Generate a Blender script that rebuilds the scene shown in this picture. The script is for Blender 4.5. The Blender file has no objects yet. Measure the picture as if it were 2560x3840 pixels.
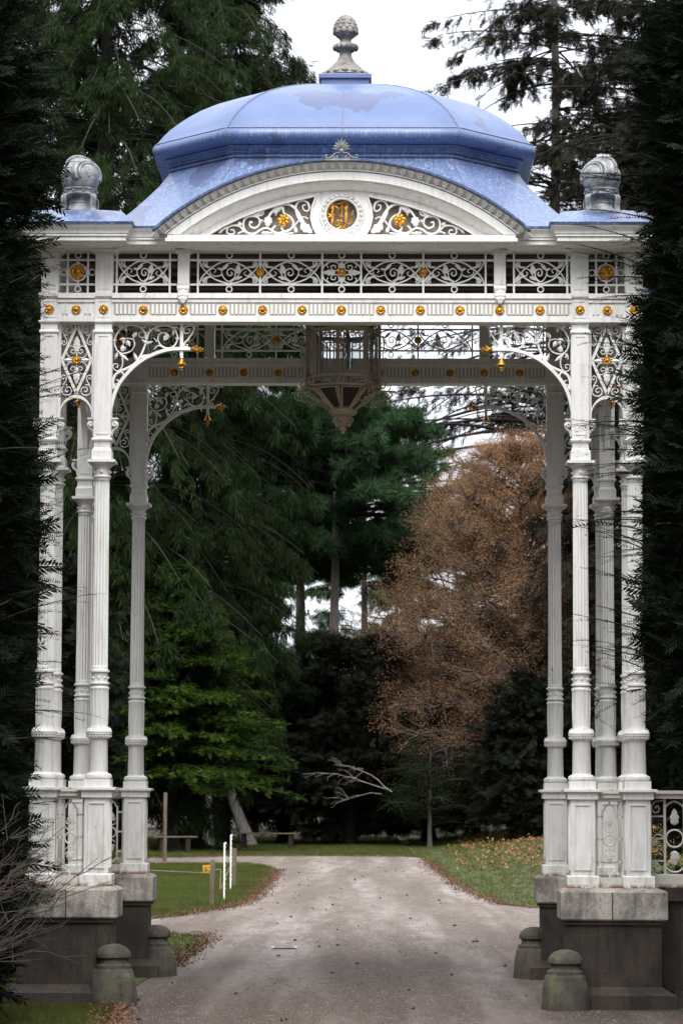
import bpy, bmesh, math, random
import numpy as np
from mathutils import Vector, Matrix
random.seed(7)
RNG = np.random.default_rng(11)
PI = math.pi
scene = bpy.context.scene
COL = scene.collection

# ------------------------------------------------------------------ mesh helpers
class MB:
    """collects primitives and links them as ONE mesh object"""
    def __init__(self):
        self.v = []; self.f = []
    def add(self, vs, fs):
        o = len(self.v); self.v.extend(vs); self.f.extend([tuple(i + o for i in f) for f in fs])
    def box(self, x0, x1, y0, y1, z0, z1):
        self.add([(x0,y0,z0),(x1,y0,z0),(x1,y1,z0),(x0,y1,z0),(x0,y0,z1),(x1,y0,z1),(x1,y1,z1),(x0,y1,z1)],
                 [(0,3,2,1),(4,5,6,7),(0,1,5,4),(1,2,6,5),(2,3,7,6),(3,0,4,7)])
    def loft(self, rings, cap0=True, cap1=True):
        n = len(rings[0]); vs = [p for r in rings for p in r]; fs = []
        for k in range(len(rings)-1):
            for i in range(n):
                j = (i+1) % n
                fs.append((k*n+i, k*n+j, (k+1)*n+j, (k+1)*n+i))
        if cap0: fs.append(tuple(reversed(range(n))))
        if cap1: fs.append(tuple((len(rings)-1)*n + i for i in range(n)))
        self.add(vs, fs)
    def lathe(self, prof, seg=32, c=(0,0), fl=None):
        rings = []
        for r, z in prof:
            ring = []
            for i in range(seg):
                a = 2*PI*i/seg; rr = r if fl is None else fl(r, z, a)
                ring.append((c[0]+rr*math.cos(a), c[1]+rr*math.sin(a), z))
            rings.append(ring)
        self.loft(rings)
    def sq(self, prof, c=(0,0)):
        self.loft([[(c[0]-h,c[1]-h,z),(c[0]+h,c[1]-h,z),(c[0]+h,c[1]+h,z),(c[0]-h,c[1]+h,z)] for h, z in prof])
    def ell(self, c, r, nu=12, nv=8, M=None):
        rings = []
        for k in range(1, nv):
            t = PI*k/nv
            ring = []
            for i in range(nu):
                a = 2*PI*i/nu
                p = Vector((r[0]*math.sin(t)*math.cos(a), r[1]*math.sin(t)*math.sin(a), -r[2]*math.cos(t)))
                if M: p = M @ p
                ring.append((c[0]+p.x, c[1]+p.y, c[2]+p.z))
            rings.append(ring)
        self.loft(rings)
    def tube(self, pts, rad, n=6, flat=None, cap=True):
        """rad: number or list; flat=(axis vector, ratio) squashes the section along that axis"""
        P = [Vector(p) for p in pts]; m = len(P)
        R = rad if isinstance(rad, (list, tuple)) else [rad]*m
        rings = []; up = None
        for i in range(m):
            t = (P[min(i+1,m-1)] - P[max(i-1,0)])
            t = t.normalized() if t.length > 1e-9 else Vector((0,0,1))
            if up is None:
                up = Vector((0,0,1)) if abs(t.z) < .9 else Vector((1,0,0))
            s = t.cross(up)
            s = s.normalized() if s.length > 1e-6 else t.orthogonal().normalized()
            up = s.cross(t).normalized()
            ring = []
            for k in range(n):
                a = 2*PI*k/n
                off = s*(math.cos(a)*R[i]) + up*(math.sin(a)*R[i])
                if flat:
                    ax = Vector(flat[0]); d = off.dot(ax); off = off + ax*(d*(flat[1]-1))
                q = P[i]+off; ring.append((q.x,q.y,q.z))
            rings.append(ring)
        self.loft(rings, cap, cap)
    def torus(self, c, R, r, axis='z', n=24, m=6, a0=0, a1=2*PI):
        full = abs(a1-a0-2*PI) < 1e-6
        pts = []
        for i in range(n+1):
            a = a0+(a1-a0)*i/n; u, w = R*math.cos(a), R*math.sin(a)
            pts.append({'z':(c[0]+u,c[1]+w,c[2]),'y':(c[0]+u,c[1],c[2]+w),'x':(c[0],c[1]+u,c[2]+w)}[axis])
        self.tube(pts, r, m, cap=not full)
    # 2-D ironwork in the plane y = y0 : pts are (x, z)
    def stroke(self, pts, w, y0=0.0, d=None, n=8, closed=False, sub=5):
        q = smooth(pts, sub); m = len(q)
        W = [w*0.5]*m if not isinstance(w, tuple) else [0.5*(w[0]+(w[1]-w[0])*i/(m-1)) for i in range(m)]
        dd = (d or (w if not isinstance(w, tuple) else w[0]))*0.5
        self.tube([(x, y0, z) for x, z in q], W, 6, flat=((0,1,0), dd/max(W)))
    def bar(self, a, b, w, y0=0.0, d=.02):
        a = Vector((a[0],0,a[1])); b = Vector((b[0],0,b[1])); t = (b-a).normalized(); s = Vector((-t.z,0,t.x))*w/2
        c = [a+s, a-s, b-s, b+s]
        self.loft([[(p.x, y0-d/2, p.z) for p in c], [(p.x, y0+d/2, p.z) for p in c]])
    def leaf(self, a, b, w, y0=0.0, h=.012, lobes=3):
        """lobed relief leaf from a to b (x,z), bulging to -y and +y"""
        a = Vector((a[0],a[1])); b = Vector((b[0],b[1])); t = b-a; s = Vector((-t.y,t.x)).normalized()
        out = []
        N = lobes*4
        for i in range(N+1):
            u = i/N
            env = math.sin(PI*min(1,u**.75))**.8 if 0 < u < 1 else 0
            lob = .72+.28*abs(math.sin(PI*lobes*u))
            out.append((u, .5*w*env*lob))
        vs = []; fs = []
        for sgn in (-1, 1):
            base = len(vs)
            for u, hw in out:
                p = a+t*u; k = hw/(.5*w+1e-9)
                vs.append((p.x, y0+sgn*h*(.35+.65*k), p.y))
                vs.append((p.x+s.x*hw, y0+sgn*h*.15, p.y+s.y*hw))
                vs.append((p.x-s.x*hw, y0+sgn*h*.15, p.y-s.y*hw))
            for i in range(N):
                o = base+3*i
                A = [(o,o+1,o+4,o+3),(o,o+3,o+5,o+2)]
                fs += A if sgn < 0 else [tuple(reversed(x)) for x in A]
        n3 = 3*(N+1)
        for i in range(N):
            o = 3*i; fs.append((o+1,n3+o+1,n3+o+4,o+4)); fs.append((o+2,o+5,n3+o+5,n3+o+2))
        self.add(vs, fs)
    def build(self, name, mat, parent=None, smooth_angle=35, loc=None, bevel=0):
        me = bpy.data.meshes.new(name); me.from_pydata(self.v, [], self.f); me.update()
        bm = bmesh.new(); bm.from_mesh(me); bmesh.ops.recalc_face_normals(bm, faces=bm.faces); bm.to_mesh(me); bm.free()
        me.materials.append(mat)
        if smooth_angle:
            me.polygons.foreach_set('use_smooth', [True]*len(me.polygons))
            me.set_sharp_from_angle(angle=math.radians(smooth_angle))
        o = bpy.data.objects.new(name, me); COL.objects.link(o)
        if parent: o.parent = parent
        if loc: o.location = loc
        if bevel:
            b = o.modifiers.new('bevel', 'BEVEL'); b.width = bevel; b.segments = 2; b.limit_method = 'ANGLE'; b.angle_limit = math.radians(50)
        return o

def smooth(pts, sub=5):
    if len(pts) < 3 or sub <= 1: return list(pts)
    P = [Vector((p[0],p[1])) for p in pts]; out = []
    for i in range(len(P)-1):
        p0 = P[i-1] if i else P[0]*2-P[1]; p1 = P[i]; p2 = P[i+1]; p3 = P[i+2] if i+2 < len(P) else P[-1]*2-P[-2]
        for k in range(sub):
            t = k/sub
            q = .5*((2*p1)+(p2-p0)*t+(2*p0-5*p1+4*p2-p3)*t*t+(3*p1-p0-3*p2+p3)*t**3)
            out.append((q.x,q.y))
    out.append((P[-1].x,P[-1].y))
    return out

def tag(o, label=None, cat=None, group=None, kind=None):
    if label: o['label'] = label
    if cat: o['category'] = cat
    if group: o['group'] = group
    if kind: o['kind'] = kind
    return o
def empty(name, loc=(0,0,0), label=None, cat=None, group=None):
    o = bpy.data.objects.new(name, None); COL.objects.link(o); o.location = loc; o.empty_display_size = .3
    return tag(o, label, cat, group)
def dup(o, parent=None, loc=None, rotz=None, scale=None):
    """copy of an object with its children"""
    c = o.copy(); COL.objects.link(c)
    if parent: c.parent = parent
    if loc is not None: c.location = loc
    if rotz is not None: c.rotation_euler = (0,0,rotz)
    if scale is not None: c.scale = scale
    for ch in list(o.children): dup(ch, c)
    return c

# ------------------------------------------------------------------ materials
def new_mat(name):
    m = bpy.data.materials.new(name); m.use_nodes = True
    nt = m.node_tree; b = nt.nodes['Principled BSDF']
    return m, nt, b
def N(nt, t, **kw):
    n = nt.nodes.new(t)
    for k, v in kw.items():
        if k in n.inputs: n.inputs[k].default_value = v
        else: setattr(n, k, v)
    return n
def pos(nt, scale=(1,1,1)):
    g = N(nt, 'ShaderNodeNewGeometry'); mp = N(nt, 'ShaderNodeMapping'); mp.inputs['Scale'].default_value = scale
    nt.links.new(g.outputs['Position'], mp.inputs['Vector']); return mp.outputs['Vector']
def noise(nt, vec, scale, detail=4, rough=.6):
    n = N(nt, 'ShaderNodeTexNoise', Scale=scale, Detail=detail, Roughness=rough); nt.links.new(vec, n.inputs['Vector']); return n.outputs['Fac']
def ramp(nt, fac, stops):
    r = N(nt, 'ShaderNodeValToRGB'); e = r.color_ramp.elements
    while len(e) < len(stops): e.new(.5)
    for el, (p, c) in zip(e, stops):
        el.position = p; el.color = (*c, 1) if len(c) == 3 else c
    nt.links.new(fac, r.inputs['Fac']); return r.outputs['Color']
def mix(nt, fac, a, b, mode='MIX'):
    m = N(nt, 'ShaderNodeMix', data_type='RGBA', blend_type=mode)
    for s, v in ((m.inputs[0], fac), (m.inputs[6], a), (m.inputs[7], b)):
        if isinstance(v, (int, float)): s.default_value = v
        elif isinstance(v, tuple): s.default_value = (*v, 1) if len(v) == 3 else v
        else: nt.links.new(v, s)
    return m.outputs[2]
def bump(nt, b, h, strength=.3, dist=.01):
    n = N(nt, 'ShaderNodeBump', Strength=strength, Distance=dist); nt.links.new(h, n.inputs['Height']); nt.links.new(n.outputs['Normal'], b.inputs['Normal'])
def g3(x): return (x, x, x)

def mat_paint(name, col=(.765,.76,.745), dirt=.85, rough=.42):
    m, nt, b = new_mat(name)
    streak = noise(nt, pos(nt, (9,9,1.1)), 3.0, 6, .65)
    fine = noise(nt, pos(nt,(1,1,.7)), 15, 7, .72)
    big = noise(nt, pos(nt), 1.7, 3)
    c = mix(nt, ramp(nt, streak, [(.5,g3(0)),(.72,g3(dirt*.7))]), col, (.42,.375,.30))
    c = mix(nt, ramp(nt, fine, [(.645,g3(0)),(.70,g3(dirt))]), c, (.17,.115,.07))
    c = mix(nt, ramp(nt, big, [(.35,g3(0)),(.75,g3(.35*dirt))]), c, (.58,.55,.50))
    gz = N(nt,'ShaderNodeSeparateXYZ'); nt.links.new(pos(nt), gz.inputs[0])
    def band(z0, z1, f):
        mr = N(nt,'ShaderNodeMapRange'); nt.links.new(gz.outputs['Z'], mr.inputs['Value']); mr.inputs['From Min'].default_value = z0; mr.inputs['From Max'].default_value = z1; mr.inputs['To Min'].default_value = 1; mr.inputs['To Max'].default_value = 0
        mu = N(nt,'ShaderNodeMath',operation='MULTIPLY'); nt.links.new(mr.outputs[0], mu.inputs[0]); nt.links.new(f, mu.inputs[1]); return mu.outputs[0]
    c = mix(nt, band(1.0,1.45,ramp(nt, noise(nt, pos(nt,(4,4,1.5)), 2.4, 6, .7), [(.46,g3(0)),(.66,g3(.8))])), c, (.36,.37,.30))
    c = mix(nt, band(.905,.93,ramp(nt, noise(nt, pos(nt), 16, 4, .7), [(.40,g3(0)),(.52,g3(1))])), c, (.20,.10,.05))
    nt.links.new(c, b.inputs['Base Color']); b.inputs['Roughness'].default_value = rough
    bump(nt, b, fine, .12, .004)
    return m
def mat_gold(name):
    m, nt, b = new_mat(name)
    f = noise(nt, pos(nt), 38, 4)
    nt.links.new(ramp(nt, f, [(.35,(.24,.09,.008)),(.62,(.80,.40,.03))]), b.inputs['Base Color'])
    b.inputs['Metallic'].default_value = .55; b.inputs['Roughness'].default_value = .38
    return m
def mat_roof(name):
    m, nt, b = new_mat(name)
    st = noise(nt, pos(nt, (16,16,.55)), 2.2, 5, .7)
    big = noise(nt, pos(nt), 1.1, 5, .55)
    run = noise(nt, pos(nt, (34,34,1.2)), 1.6, 4, .7)
    gz = N(nt,'ShaderNodeSeparateXYZ'); nt.links.new(pos(nt), gz.inputs[0])
    def below(fac, lo):          # rain streaks belong to the steep skirt and the moulding
        mz = N(nt,'ShaderNodeMapRange'); nt.links.new(gz.outputs['Z'], mz.inputs['Value'])
        mz.inputs['From Min'].default_value = 6.72; mz.inputs['From Max'].default_value = 6.92; mz.inputs['To Min'].default_value = 1; mz.inputs['To Max'].default_value = lo
        lr = N(nt,'ShaderNodeMath',operation='MULTIPLY'); nt.links.new(fac, lr.inputs[0]); nt.links.new(mz.outputs[0], lr.inputs[1]); return lr.outputs[0]
    soft = noise(nt, pos(nt), 2.6, 4, .5)
    c = mix(nt, ramp(nt, soft, [(.35,g3(0)),(.7,g3(.6))]), (.078,.120,.250), (.112,.158,.300))
    c = mix(nt, below(ramp(nt, st, [(.44,g3(0)),(.8,g3(.75))]), .15), c, (.15,.20,.335))
    c = mix(nt, below(ramp(nt, run, [(.54,g3(0)),(.64,g3(.6))]), .1), c, (.052,.070,.14))
    c = mix(nt, below(ramp(nt, run, [(.36,g3(.9)),(.47,g3(0))]), 0.), c, (.26,.31,.43))
    c = mix(nt, ramp(nt, big, [(.575,g3(0)),(.588,g3(.75))]), c, (.060,.078,.155))
    c = mix(nt, ramp(nt, noise(nt, pos(nt), 26, 6, .75), [(.64,g3(0)),(.72,g3(.55))]), c, (.05,.055,.09))
    nt.links.new(c, b.inputs['Base Color'])
    r = ramp(nt, big, [(.4,g3(.48)),(.7,g3(.28))]); nt.links.new(r, b.inputs['Roughness'])
    bump(nt, b, noise(nt, pos(nt), 3.5, 4), .35, .03)
    return m
def mat_lead(name, col=(.40,.41,.42)):
    m, nt, b = new_mat(name)
    f = noise(nt, pos(nt), 14, 6, .7)
    nt.links.new(mix(nt, ramp(nt, f, [(.42,g3(0)),(.62,g3(.9))]), col, tuple(c*.35 for c in col)), b.inputs['Base Color'])
    b.inputs['Roughness'].default_value = .5; b.inputs['Metallic'].default_value = .15
    bump(nt, b, f, .25, .008)
    return m
def mat_stone(name, a, bcol, moss=0.0):
    m, nt, b = new_mat(name)
    big = noise(nt, pos(nt, (1,1,.6)), 4.2, 8, .62)
    fine = noise(nt, pos(nt), 45, 6, .75)
    st = noise(nt, pos(nt, (10,10,.8)), 2.0, 4)
    c = ramp(nt, big, [(.40,bcol),(.58,a)])
    c = mix(nt, ramp(nt, st, [(.5,g3(0)),(.72,g3(.6))]), c, tuple(x*.45 for x in bcol))
    c = mix(nt, ramp(nt, fine, [(.35,g3(.55)),(.5,g3(0)),(.68,g3(0)),(.8,g3(.4))]), c, tuple(x*.4 for x in bcol))
    if moss:
        c = mix(nt, ramp(nt, noise(nt, pos(nt), 7, 5), [(.5,g3(0)),(.7,g3(moss))]), c, (.10,.11,.045))
    nt.links.new(c, b.inputs['Base Color']); b.inputs['Roughness'].default_value = .9
    bump(nt, b, mix(nt, .6, big, fine), .55, .02)
    return m
def mat_simple(name, col, rough=.7, var=.5, scale=12, stretch=(1,1,1), bmp=.3):
    m, nt, b = new_mat(name)
    f = noise(nt, pos(nt, stretch), scale, 6, .65)
    nt.links.new(ramp(nt, f, [(.3,tuple(c*(1-var) for c in col)),(.7,tuple(min(1,c*(1+var)) for c in col))]), b.inputs['Base Color'])
    b.inputs['Roughness'].default_value = rough
    if bmp: bump(nt, b, f, bmp, .03)
    return m
def mat_leaf(name, dark, light, scale=2.5, transl=.25, tip=None):
    m, nt, b = new_mat(name)
    f = noise(nt, pos(nt), scale, 3, .6); f2 = noise(nt, pos(nt), scale*9, 2, .6)
    c = mix(nt, ramp(nt, f, [(.35,g3(0)),(.68,g3(1))]), dark, light)
    c = mix(nt, ramp(nt, f2, [(.35,g3(0)),(.7,g3(.55))]), c, tip or tuple(x*1.5 for x in light))
    nt.links.new(c, b.inputs['Base Color']); b.inputs['Roughness'].default_value = .75
    b.inputs['Specular IOR Level'].default_value = .12
    if transl:
        t = N(nt, 'ShaderNodeBsdfTranslucent'); nt.links.new(c, t.inputs['Color'])
        ms = N(nt, 'ShaderNodeMixShader'); ms.inputs[0].default_value = transl
        nt.links.new(b.outputs[0], ms.inputs[1]); nt.links.new(t.outputs[0], ms.inputs[2])
        nt.links.new(ms.outputs[0], nt.nodes['Material Output'].inputs['Surface'])
    return m
def mat_glass(name, milky=.10, tint=(.93,.95,.96)):
    m, nt, b = new_mat(name)
    tr = N(nt, 'ShaderNodeBsdfTransparent'); tr.inputs['Color'].default_value = (*tint,1)
    gl = N(nt, 'ShaderNodeBsdfGlossy', Roughness=.05); gl.inputs['Color'].default_value = (.9,.93,1,1)
    tl = N(nt, 'ShaderNodeBsdfTranslucent'); tl.inputs['Color'].default_value = (.75,.78,.82,1)
    fr = N(nt, 'ShaderNodeFresnel', IOR=1.9)
    m1 = N(nt, 'ShaderNodeMixShader'); nt.links.new(ramp(nt, noise(nt, pos(nt), 6, 3), [(.35,g3(milky*.4)),(.7,g3(milky))]), m1.inputs[0]); nt.links.new(tr.outputs[0], m1.inputs[1]); nt.links.new(tl.outputs[0], m1.inputs[2])
    m2 = N(nt, 'ShaderNodeMixShader'); nt.links.new(fr.outputs[0], m2.inputs[0]); nt.links.new(m1.outputs[0], m2.inputs[1]); nt.links.new(gl.outputs[0], m2.inputs[2])
    nt.links.new(m2.outputs[0], nt.nodes['Material Output'].inputs['Surface'])
    return m

PAINT = mat_paint('white_paint')
PAINT_OLD = mat_paint('weathered_white_paint', (.62,.59,.54), 1.0)
IRON = mat_paint('painted_iron', (.765,.76,.745), .45)
FLUTE = mat_paint('flute_shade_paint', (.36,.33,.29), 1.0)  # darker tone stands in for the shade between the slats
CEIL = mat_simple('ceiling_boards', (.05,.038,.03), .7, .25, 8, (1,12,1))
GOLD = mat_gold('gilding')
ROOF = mat_roof('blue_roof_metal')
SEAM = mat_simple('seam_solder', (.13,.14,.19), .6, .4, 60)
LEAD = mat_lead('lead_grey', (.27,.28,.28))
LANT = mat_paint('lantern_paint', (.40,.32,.235), .8, .5)
GLASS = mat_glass('old_glass'); GLASS_D = mat_simple('sooty_glass', (.022,.017,.014), .35, .5, 9, bmp=0)
STONE_CAP = mat_stone('pale_weathered_stone', (.42,.385,.34), (.15,.138,.122))
STONE_BODY = mat_stone('dark_weathered_stone', (.048,.036,.027), (.019,.015,.012))
STONE_GUARD = mat_stone('mossy_stone', (.085,.074,.056), (.038,.032,.027), .6)

# ------------------------------------------------------------------ the pavilion
YC = 1.614                      # half depth of the pavilion: rows of columns at y = 0 and 2*YC
XA, XB, CL, CS = 1.851, 2.2725, 0.4215, 0.54
pav = empty('gate_pavilion', (0, YC, 0), 'white cast iron gate pavilion with blue domed roof and gilded rosettes over the drive', 'pavilion')
FY = -YC                        # the front plane in the pavilion's own coordinates

def place4(o, **k):
    """o sits in the front left corner; put its mirror images into the other three corners"""
    for sx, sy in ((-1,1),(1,-1),(-1,-1)):
        c = dup(o, pav)
        c.location = (o.location.x*sx, o.location.y*sy, o.location.z); c.scale = (sx, sy, 1)
    return o

# stone plinth, L shaped in plan
def Lpoly(o, z):
    x0,x1,y0,y1,xm,y2 = 1.672,2.478,-.25,.20,2.05,CS+.235
    p = [(x0-o,y0-o),(x1+o,y0-o),(x1+o,y2+o),(xm-o,y2+o),(xm-o,y1+o),(x0-o,y1+o)]
    return [(-x, y+FY, z) for x, y in p]
mb = MB()
mb.loft([Lpoly(.055,-.05),Lpoly(.055,.105),Lpoly(.0,.135),Lpoly(-.045,.163),Lpoly(-.045,.625)])
mb.loft([Lpoly(-.026,.6255),Lpoly(-.026,.656)])
plinth = mb.build('stone_plinth', STONE_BODY, pav, 20)
mb = MB(); mb.loft([Lpoly(-.012,.657),Lpoly(.0,.669),Lpoly(.0,.868),Lpoly(-.015,.884),Lpoly(-.06,.897)])
cap = mb.build('cap_stone', STONE_CAP, plinth, 20)
mb = MB(); mb.box(-2.064,-2.056,FY-.2525,FY-.249,.67,.868); mb.build('mortar_joint', STONE_BODY, plinth, 0)
place4(plinth)

# column (own origin on its axis at ground height)
def flute(r, z, a):
    if 2.575 < z < 4.005:
        return r - .0095*abs(math.sin(8*a))**.6
    return r
mb = MB()
prof = [(.07,1.76),(.0715,1.775),(.0675,2.01),(.07,2.015),(.085,2.022),(.093,2.04),(.1,2.052),(.1,2.058),(.094,2.061),(.1005,2.064),(.1005,2.073),(.094,2.084),(.083,2.098),(.082,2.107),(.068,2.108),(.066,2.13),(.0655,2.39),(.071,2.405),(.068,2.418),(.0625,2.425),(.0625,2.431),(.076,2.434),(.077,2.44),(.076,2.447),(.064,2.451),(.0625,2.52),(.064,2.523),(.076,2.527),(.0775,2.535),(.076,2.542),(.0635,2.546),(.0615,2.57),(.0615,2.5751),(.0615,2.582),(.0585,3.3),(.0575,3.98),(.0575,4.0049),(.0575,4.012),(.0575,4.018),(.061,4.02),(.061,4.026),(.0585,4.03),(.067,4.034),(.0705,4.041),(.068,4.05),(.0585,4.054),(.0585,4.105)]
mb.lathe(prof, 96, fl=flute)
for i in range(8):
    a = 2*PI*i/8+PI/8*0
    mb.ell((.064*math.cos(a),.064*math.sin(a),2.484),(.0105,.0105,.0105),8,6)
for i in range(14):             # leaf tips round the lower drum
    a = 2*PI*i/14
    mb.ell((.067*math.cos(a),.067*math.sin(a),2.402),(.009,.009,.012),6,5)
    mb.tube([(.0665*math.cos(a),.0665*math.sin(a),2.395),(.0672*math.cos(a),.0672*math.sin(a),2.26),(.0662*math.cos(a),.0662*math.sin(a),2.125)],[.003,.0045,.002],5)
for i in range(22):
    a = 2*PI*i/22
    mb.ell((.091*math.cos(a),.091*math.sin(a),2.036),(.008,.008,.011),6,5)
    mb.ell((.088*math.cos(a),.088*math.sin(a),2.088),(.007,.007,.011),6,5)
column = mb.build('column', PAINT, pav, 30, loc=(-XA, FY, 0))
# pedestal
mb = MB()
mb.sq([(.1215,.898),(.1215,.982),(.115,.988),(.094,.99),(.094,1.562),(.105,1.566),(.117,1.568),(.117,1.612),(.128,1.618),(.128,1.622),(.145,1.625),(.145,1.643),(.12,1.646)])
mb.sq([(.101,1.6445),(.101,1.7065)])
mb.lathe([(.09,1.7065),(.103,1.718),(.1045,1.729),(.1,1.742),(.088,1.748),(.0775,1.752),(.072,1.762)], 40)
for s, ax in ((1,0),(-1,0),(1,1),(-1,1)):           # raised panel frames on the four faces
    for u0,u1,z0,z1 in ((-.066,-.056,1.03,1.53),(.056,.066,1.03,1.53),(-.056,.056,1.03,1.04),(-.056,.056,1.52,1.53)):
        y0, y1 = sorted((s*.0935, s*.103))
        if ax == 0: mb.box(u0,u1,y0,y1,z0,z1)
        else: mb.box(y0,y1,u0,u1,z0,z1)
mb.build('pedestal', PAINT, column, 30)
# capital and square pier above the column
mb = MB()
mb.lathe([(.0585,4.1045),(.066,4.110),(.0685,4.116),(.066,4.121),(.078,4.126),(.093,4.136),(.097,4.143),(.098,4.149)], 40)
for i in range(4):
    a = PI/2*i
    mb.ell((.061*math.cos(a),.061*math.sin(a),4.079),(.013,.013,.013),10,8)
    mb.torus((.0595*math.cos(a),.0595*math.sin(a),4.079),.0145,.0028,'x' if i%2==0 else 'y',14,5)
mb.sq([(.106,4.1495),(.106,4.171)])
mb.build('capital', PAINT, column, 40)
mb = MB()
mb.sq([(.0765,4.1715),(.0765,4.243),(.072,4.248),(.066,4.262),(.063,4.266),(.063,4.312),(.067,4.315),(.077,4.320),(.0795,4.33),(.077,4.340),(.0655,4.343),
       (.0655,5.16),(.071,5.163),(.076,5.17),(.076,5.18),(.071,5.188),(.0655,5.19),(.0655,5.232),(.072,5.238),(.082,5.25),(.082,5.262),(.0655,5.264),(.0655,5.436),(.075,5.44),(.084,5.452),(.084,5.478),(.0655,5.482),(.0655,5.80),(.085,5.803),(.09,5.812),(.115,5.82)])
for s, ax in ((1,0),(-1,0),(1,1),(-1,1)):
    for z0, z1 in ((4.37,5.145),(5.285,5.42),(5.51,5.78)):
        for u0,u1,a,b in ((-.046,-.038,z0,z1),(.038,.046,z0,z1),(-.038,.038,z0,z0+.008),(-.038,.038,z1-.008,z1)):
            y0, y1 = sorted((s*.065, s*.0695))
            if ax == 0: mb.box(u0,u1,y0,y1,a,b)
            else: mb.box(y0,y1,u0,u1,a,b)
mb.build('pier', PAINT, column, 25)
def rosette_mb(r=.036, axis='y', lob=8):
    m = MB(); seg = lob*6
    prof = [(1,0),(1.02,.12),(.95,.3),(.78,.38),(.62,.30),(.5,.36),(.42,.5),(.22,.62),(.03,.64)]
    rings = []
    for pr, pz in prof:
        ring = []
        for i in range(seg):
            a = 2*PI*i/seg; rr = r*pr*(1-.10*(1-abs(math.cos(lob/2*a)))*(1 if pr > .55 else .2))
            h = r*pz*(1+.25*(abs(math.cos(lob/2*a))-.5)*(1 if .55 < pr < 1 else 0))
            ring.append((rr*math.cos(a), -h, rr*math.sin(a)))
        rings.append(ring)
    m.loft(rings); return m
ros = rosette_mb().build('rosette', GOLD, column, 50); ros.location = (0,-.0655,5.35)
# pier scroll brackets at the foot of the arches
def pier_scroll(m, sx):
    m.stroke([(sx*.066,4.492),(sx*.092,4.482),(sx*.112,4.455),(sx*.102,4.425),(sx*.08,4.405),(sx*.07,4.375),(sx*.075,4.365)], (.03,.016), 0, .05)
    m.torus((sx*.09,-.024,4.455),.013,.008,'y',12,5); m.box(sx*.066 if sx>0 else -.118, .118 if sx>0 else -.066, -.03,.03,4.493,4.503)
for s in (1,-1):
    mb = MB(); pier_scroll(mb, s); mb.build('pier_scroll', IRON, column, 40)
for loc, lab in (((-XB,FY,0),None),((XA,FY,0),None),((XB,FY,0),None),((-XB,FY+CS,0),None),((XB,FY+CS,0),None),
            ((-XA,-FY,0),None),((-XB,-FY,0),None),((XA,-FY,0),None),((XB,-FY,0),None),((-XB,-FY-CS,0),None),((XB,-FY-CS,0),None)):
    dup(column, pav, loc, PI if loc[1] > .9 else 0)

# entablature beams
FR_X = [0,.305,.612,.92,1.228,1.54,2.062]
def beam(x0, x1, rosx, name='entablature_beam', back=False):
    m = MB()
    m.box(x0,x1,-.075,.075,5.252,5.4335)
    m.box(x0,x1,-.084,.084,5.2515,5.296)
    m.box(x0,x1,-.088,.088,5.404,5.430)
    m.box(x0,x1,-.1,.1,5.4340,5.474)
    edges = sorted(rosx)
    spots = [x0]+edges+[x1]
    for a, b in zip(spots[:-1], spots[1:]):
        g0 = .055 if a in edges else .02; g1 = .055 if b in edges else .02
        n = int((b-a-g0-g1)/.0325)
        if n < 1: continue
        c = (a+g0+b-g1)/2
        for i in range(n):
            x = c+(i-(n-1)/2)*.0325
            for yy in (-.0755-.012, .0755-.001): m.box(x-.009,x+.009,yy,yy+.013,5.31,5.388)
    o = m.build(name, PAINT, pav, 0)
    for a, b in zip(spots[:-1], spots[1:]):      # ground of the flutes, recess shade put into its colour
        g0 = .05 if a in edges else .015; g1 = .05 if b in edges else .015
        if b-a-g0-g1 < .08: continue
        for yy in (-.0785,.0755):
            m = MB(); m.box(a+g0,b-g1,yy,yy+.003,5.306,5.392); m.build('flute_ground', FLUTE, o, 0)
    for x in edges:
        r = dup(ros, o, (x,-.0795,5.345)); r2 = dup(ros, o, (x,.0795,5.345), PI)
    return o
sym = sorted(set([x for x in FR_X]+[-x for x in FR_X]))
bf = beam(-XA+.067, XA-.067, [x for x in sym if abs(x) < 1.8]); bf.location = (0,FY,0)
bb = dup(bf, pav, (0,-FY,0), PI)
bc = beam(-XB+.066, -XA-.066, [-2.062]); bc.location = (0,FY,0)
for sx, sy in ((-1,1),(1,-1),(-1,-1)):
    c = dup(bc, pav, (0, sy*FY, 0), 0 if sy > 0 else PI)
    if sx*sy < 0: c.scale = (-1,1,1)
ys = -FY-CS
bs = beam(-ys+.066, ys-.066, [-.9,-.6,-.3,0,.3,.6,.9]); bs.location = (-XB,0,0); bs.rotation_euler = (0,0,-PI/2)
dup(bs, pav, (XB,0,0), PI/2)
bsc = beam(-CS/2+.066, CS/2-.066, [0]); bsc.location = (-XB, FY+CS/2, 0); bsc.rotation_euler = (0,0,-PI/2)
dup(bsc, pav, (-XB,-FY-CS/2,0), -PI/2); dup(bsc, pav, (XB,FY+CS/2,0), PI/2); dup(bsc, pav, (XB,-FY-CS/2,0), PI/2)
SIDE = (CS-.131)/(CL-.131)

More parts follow.
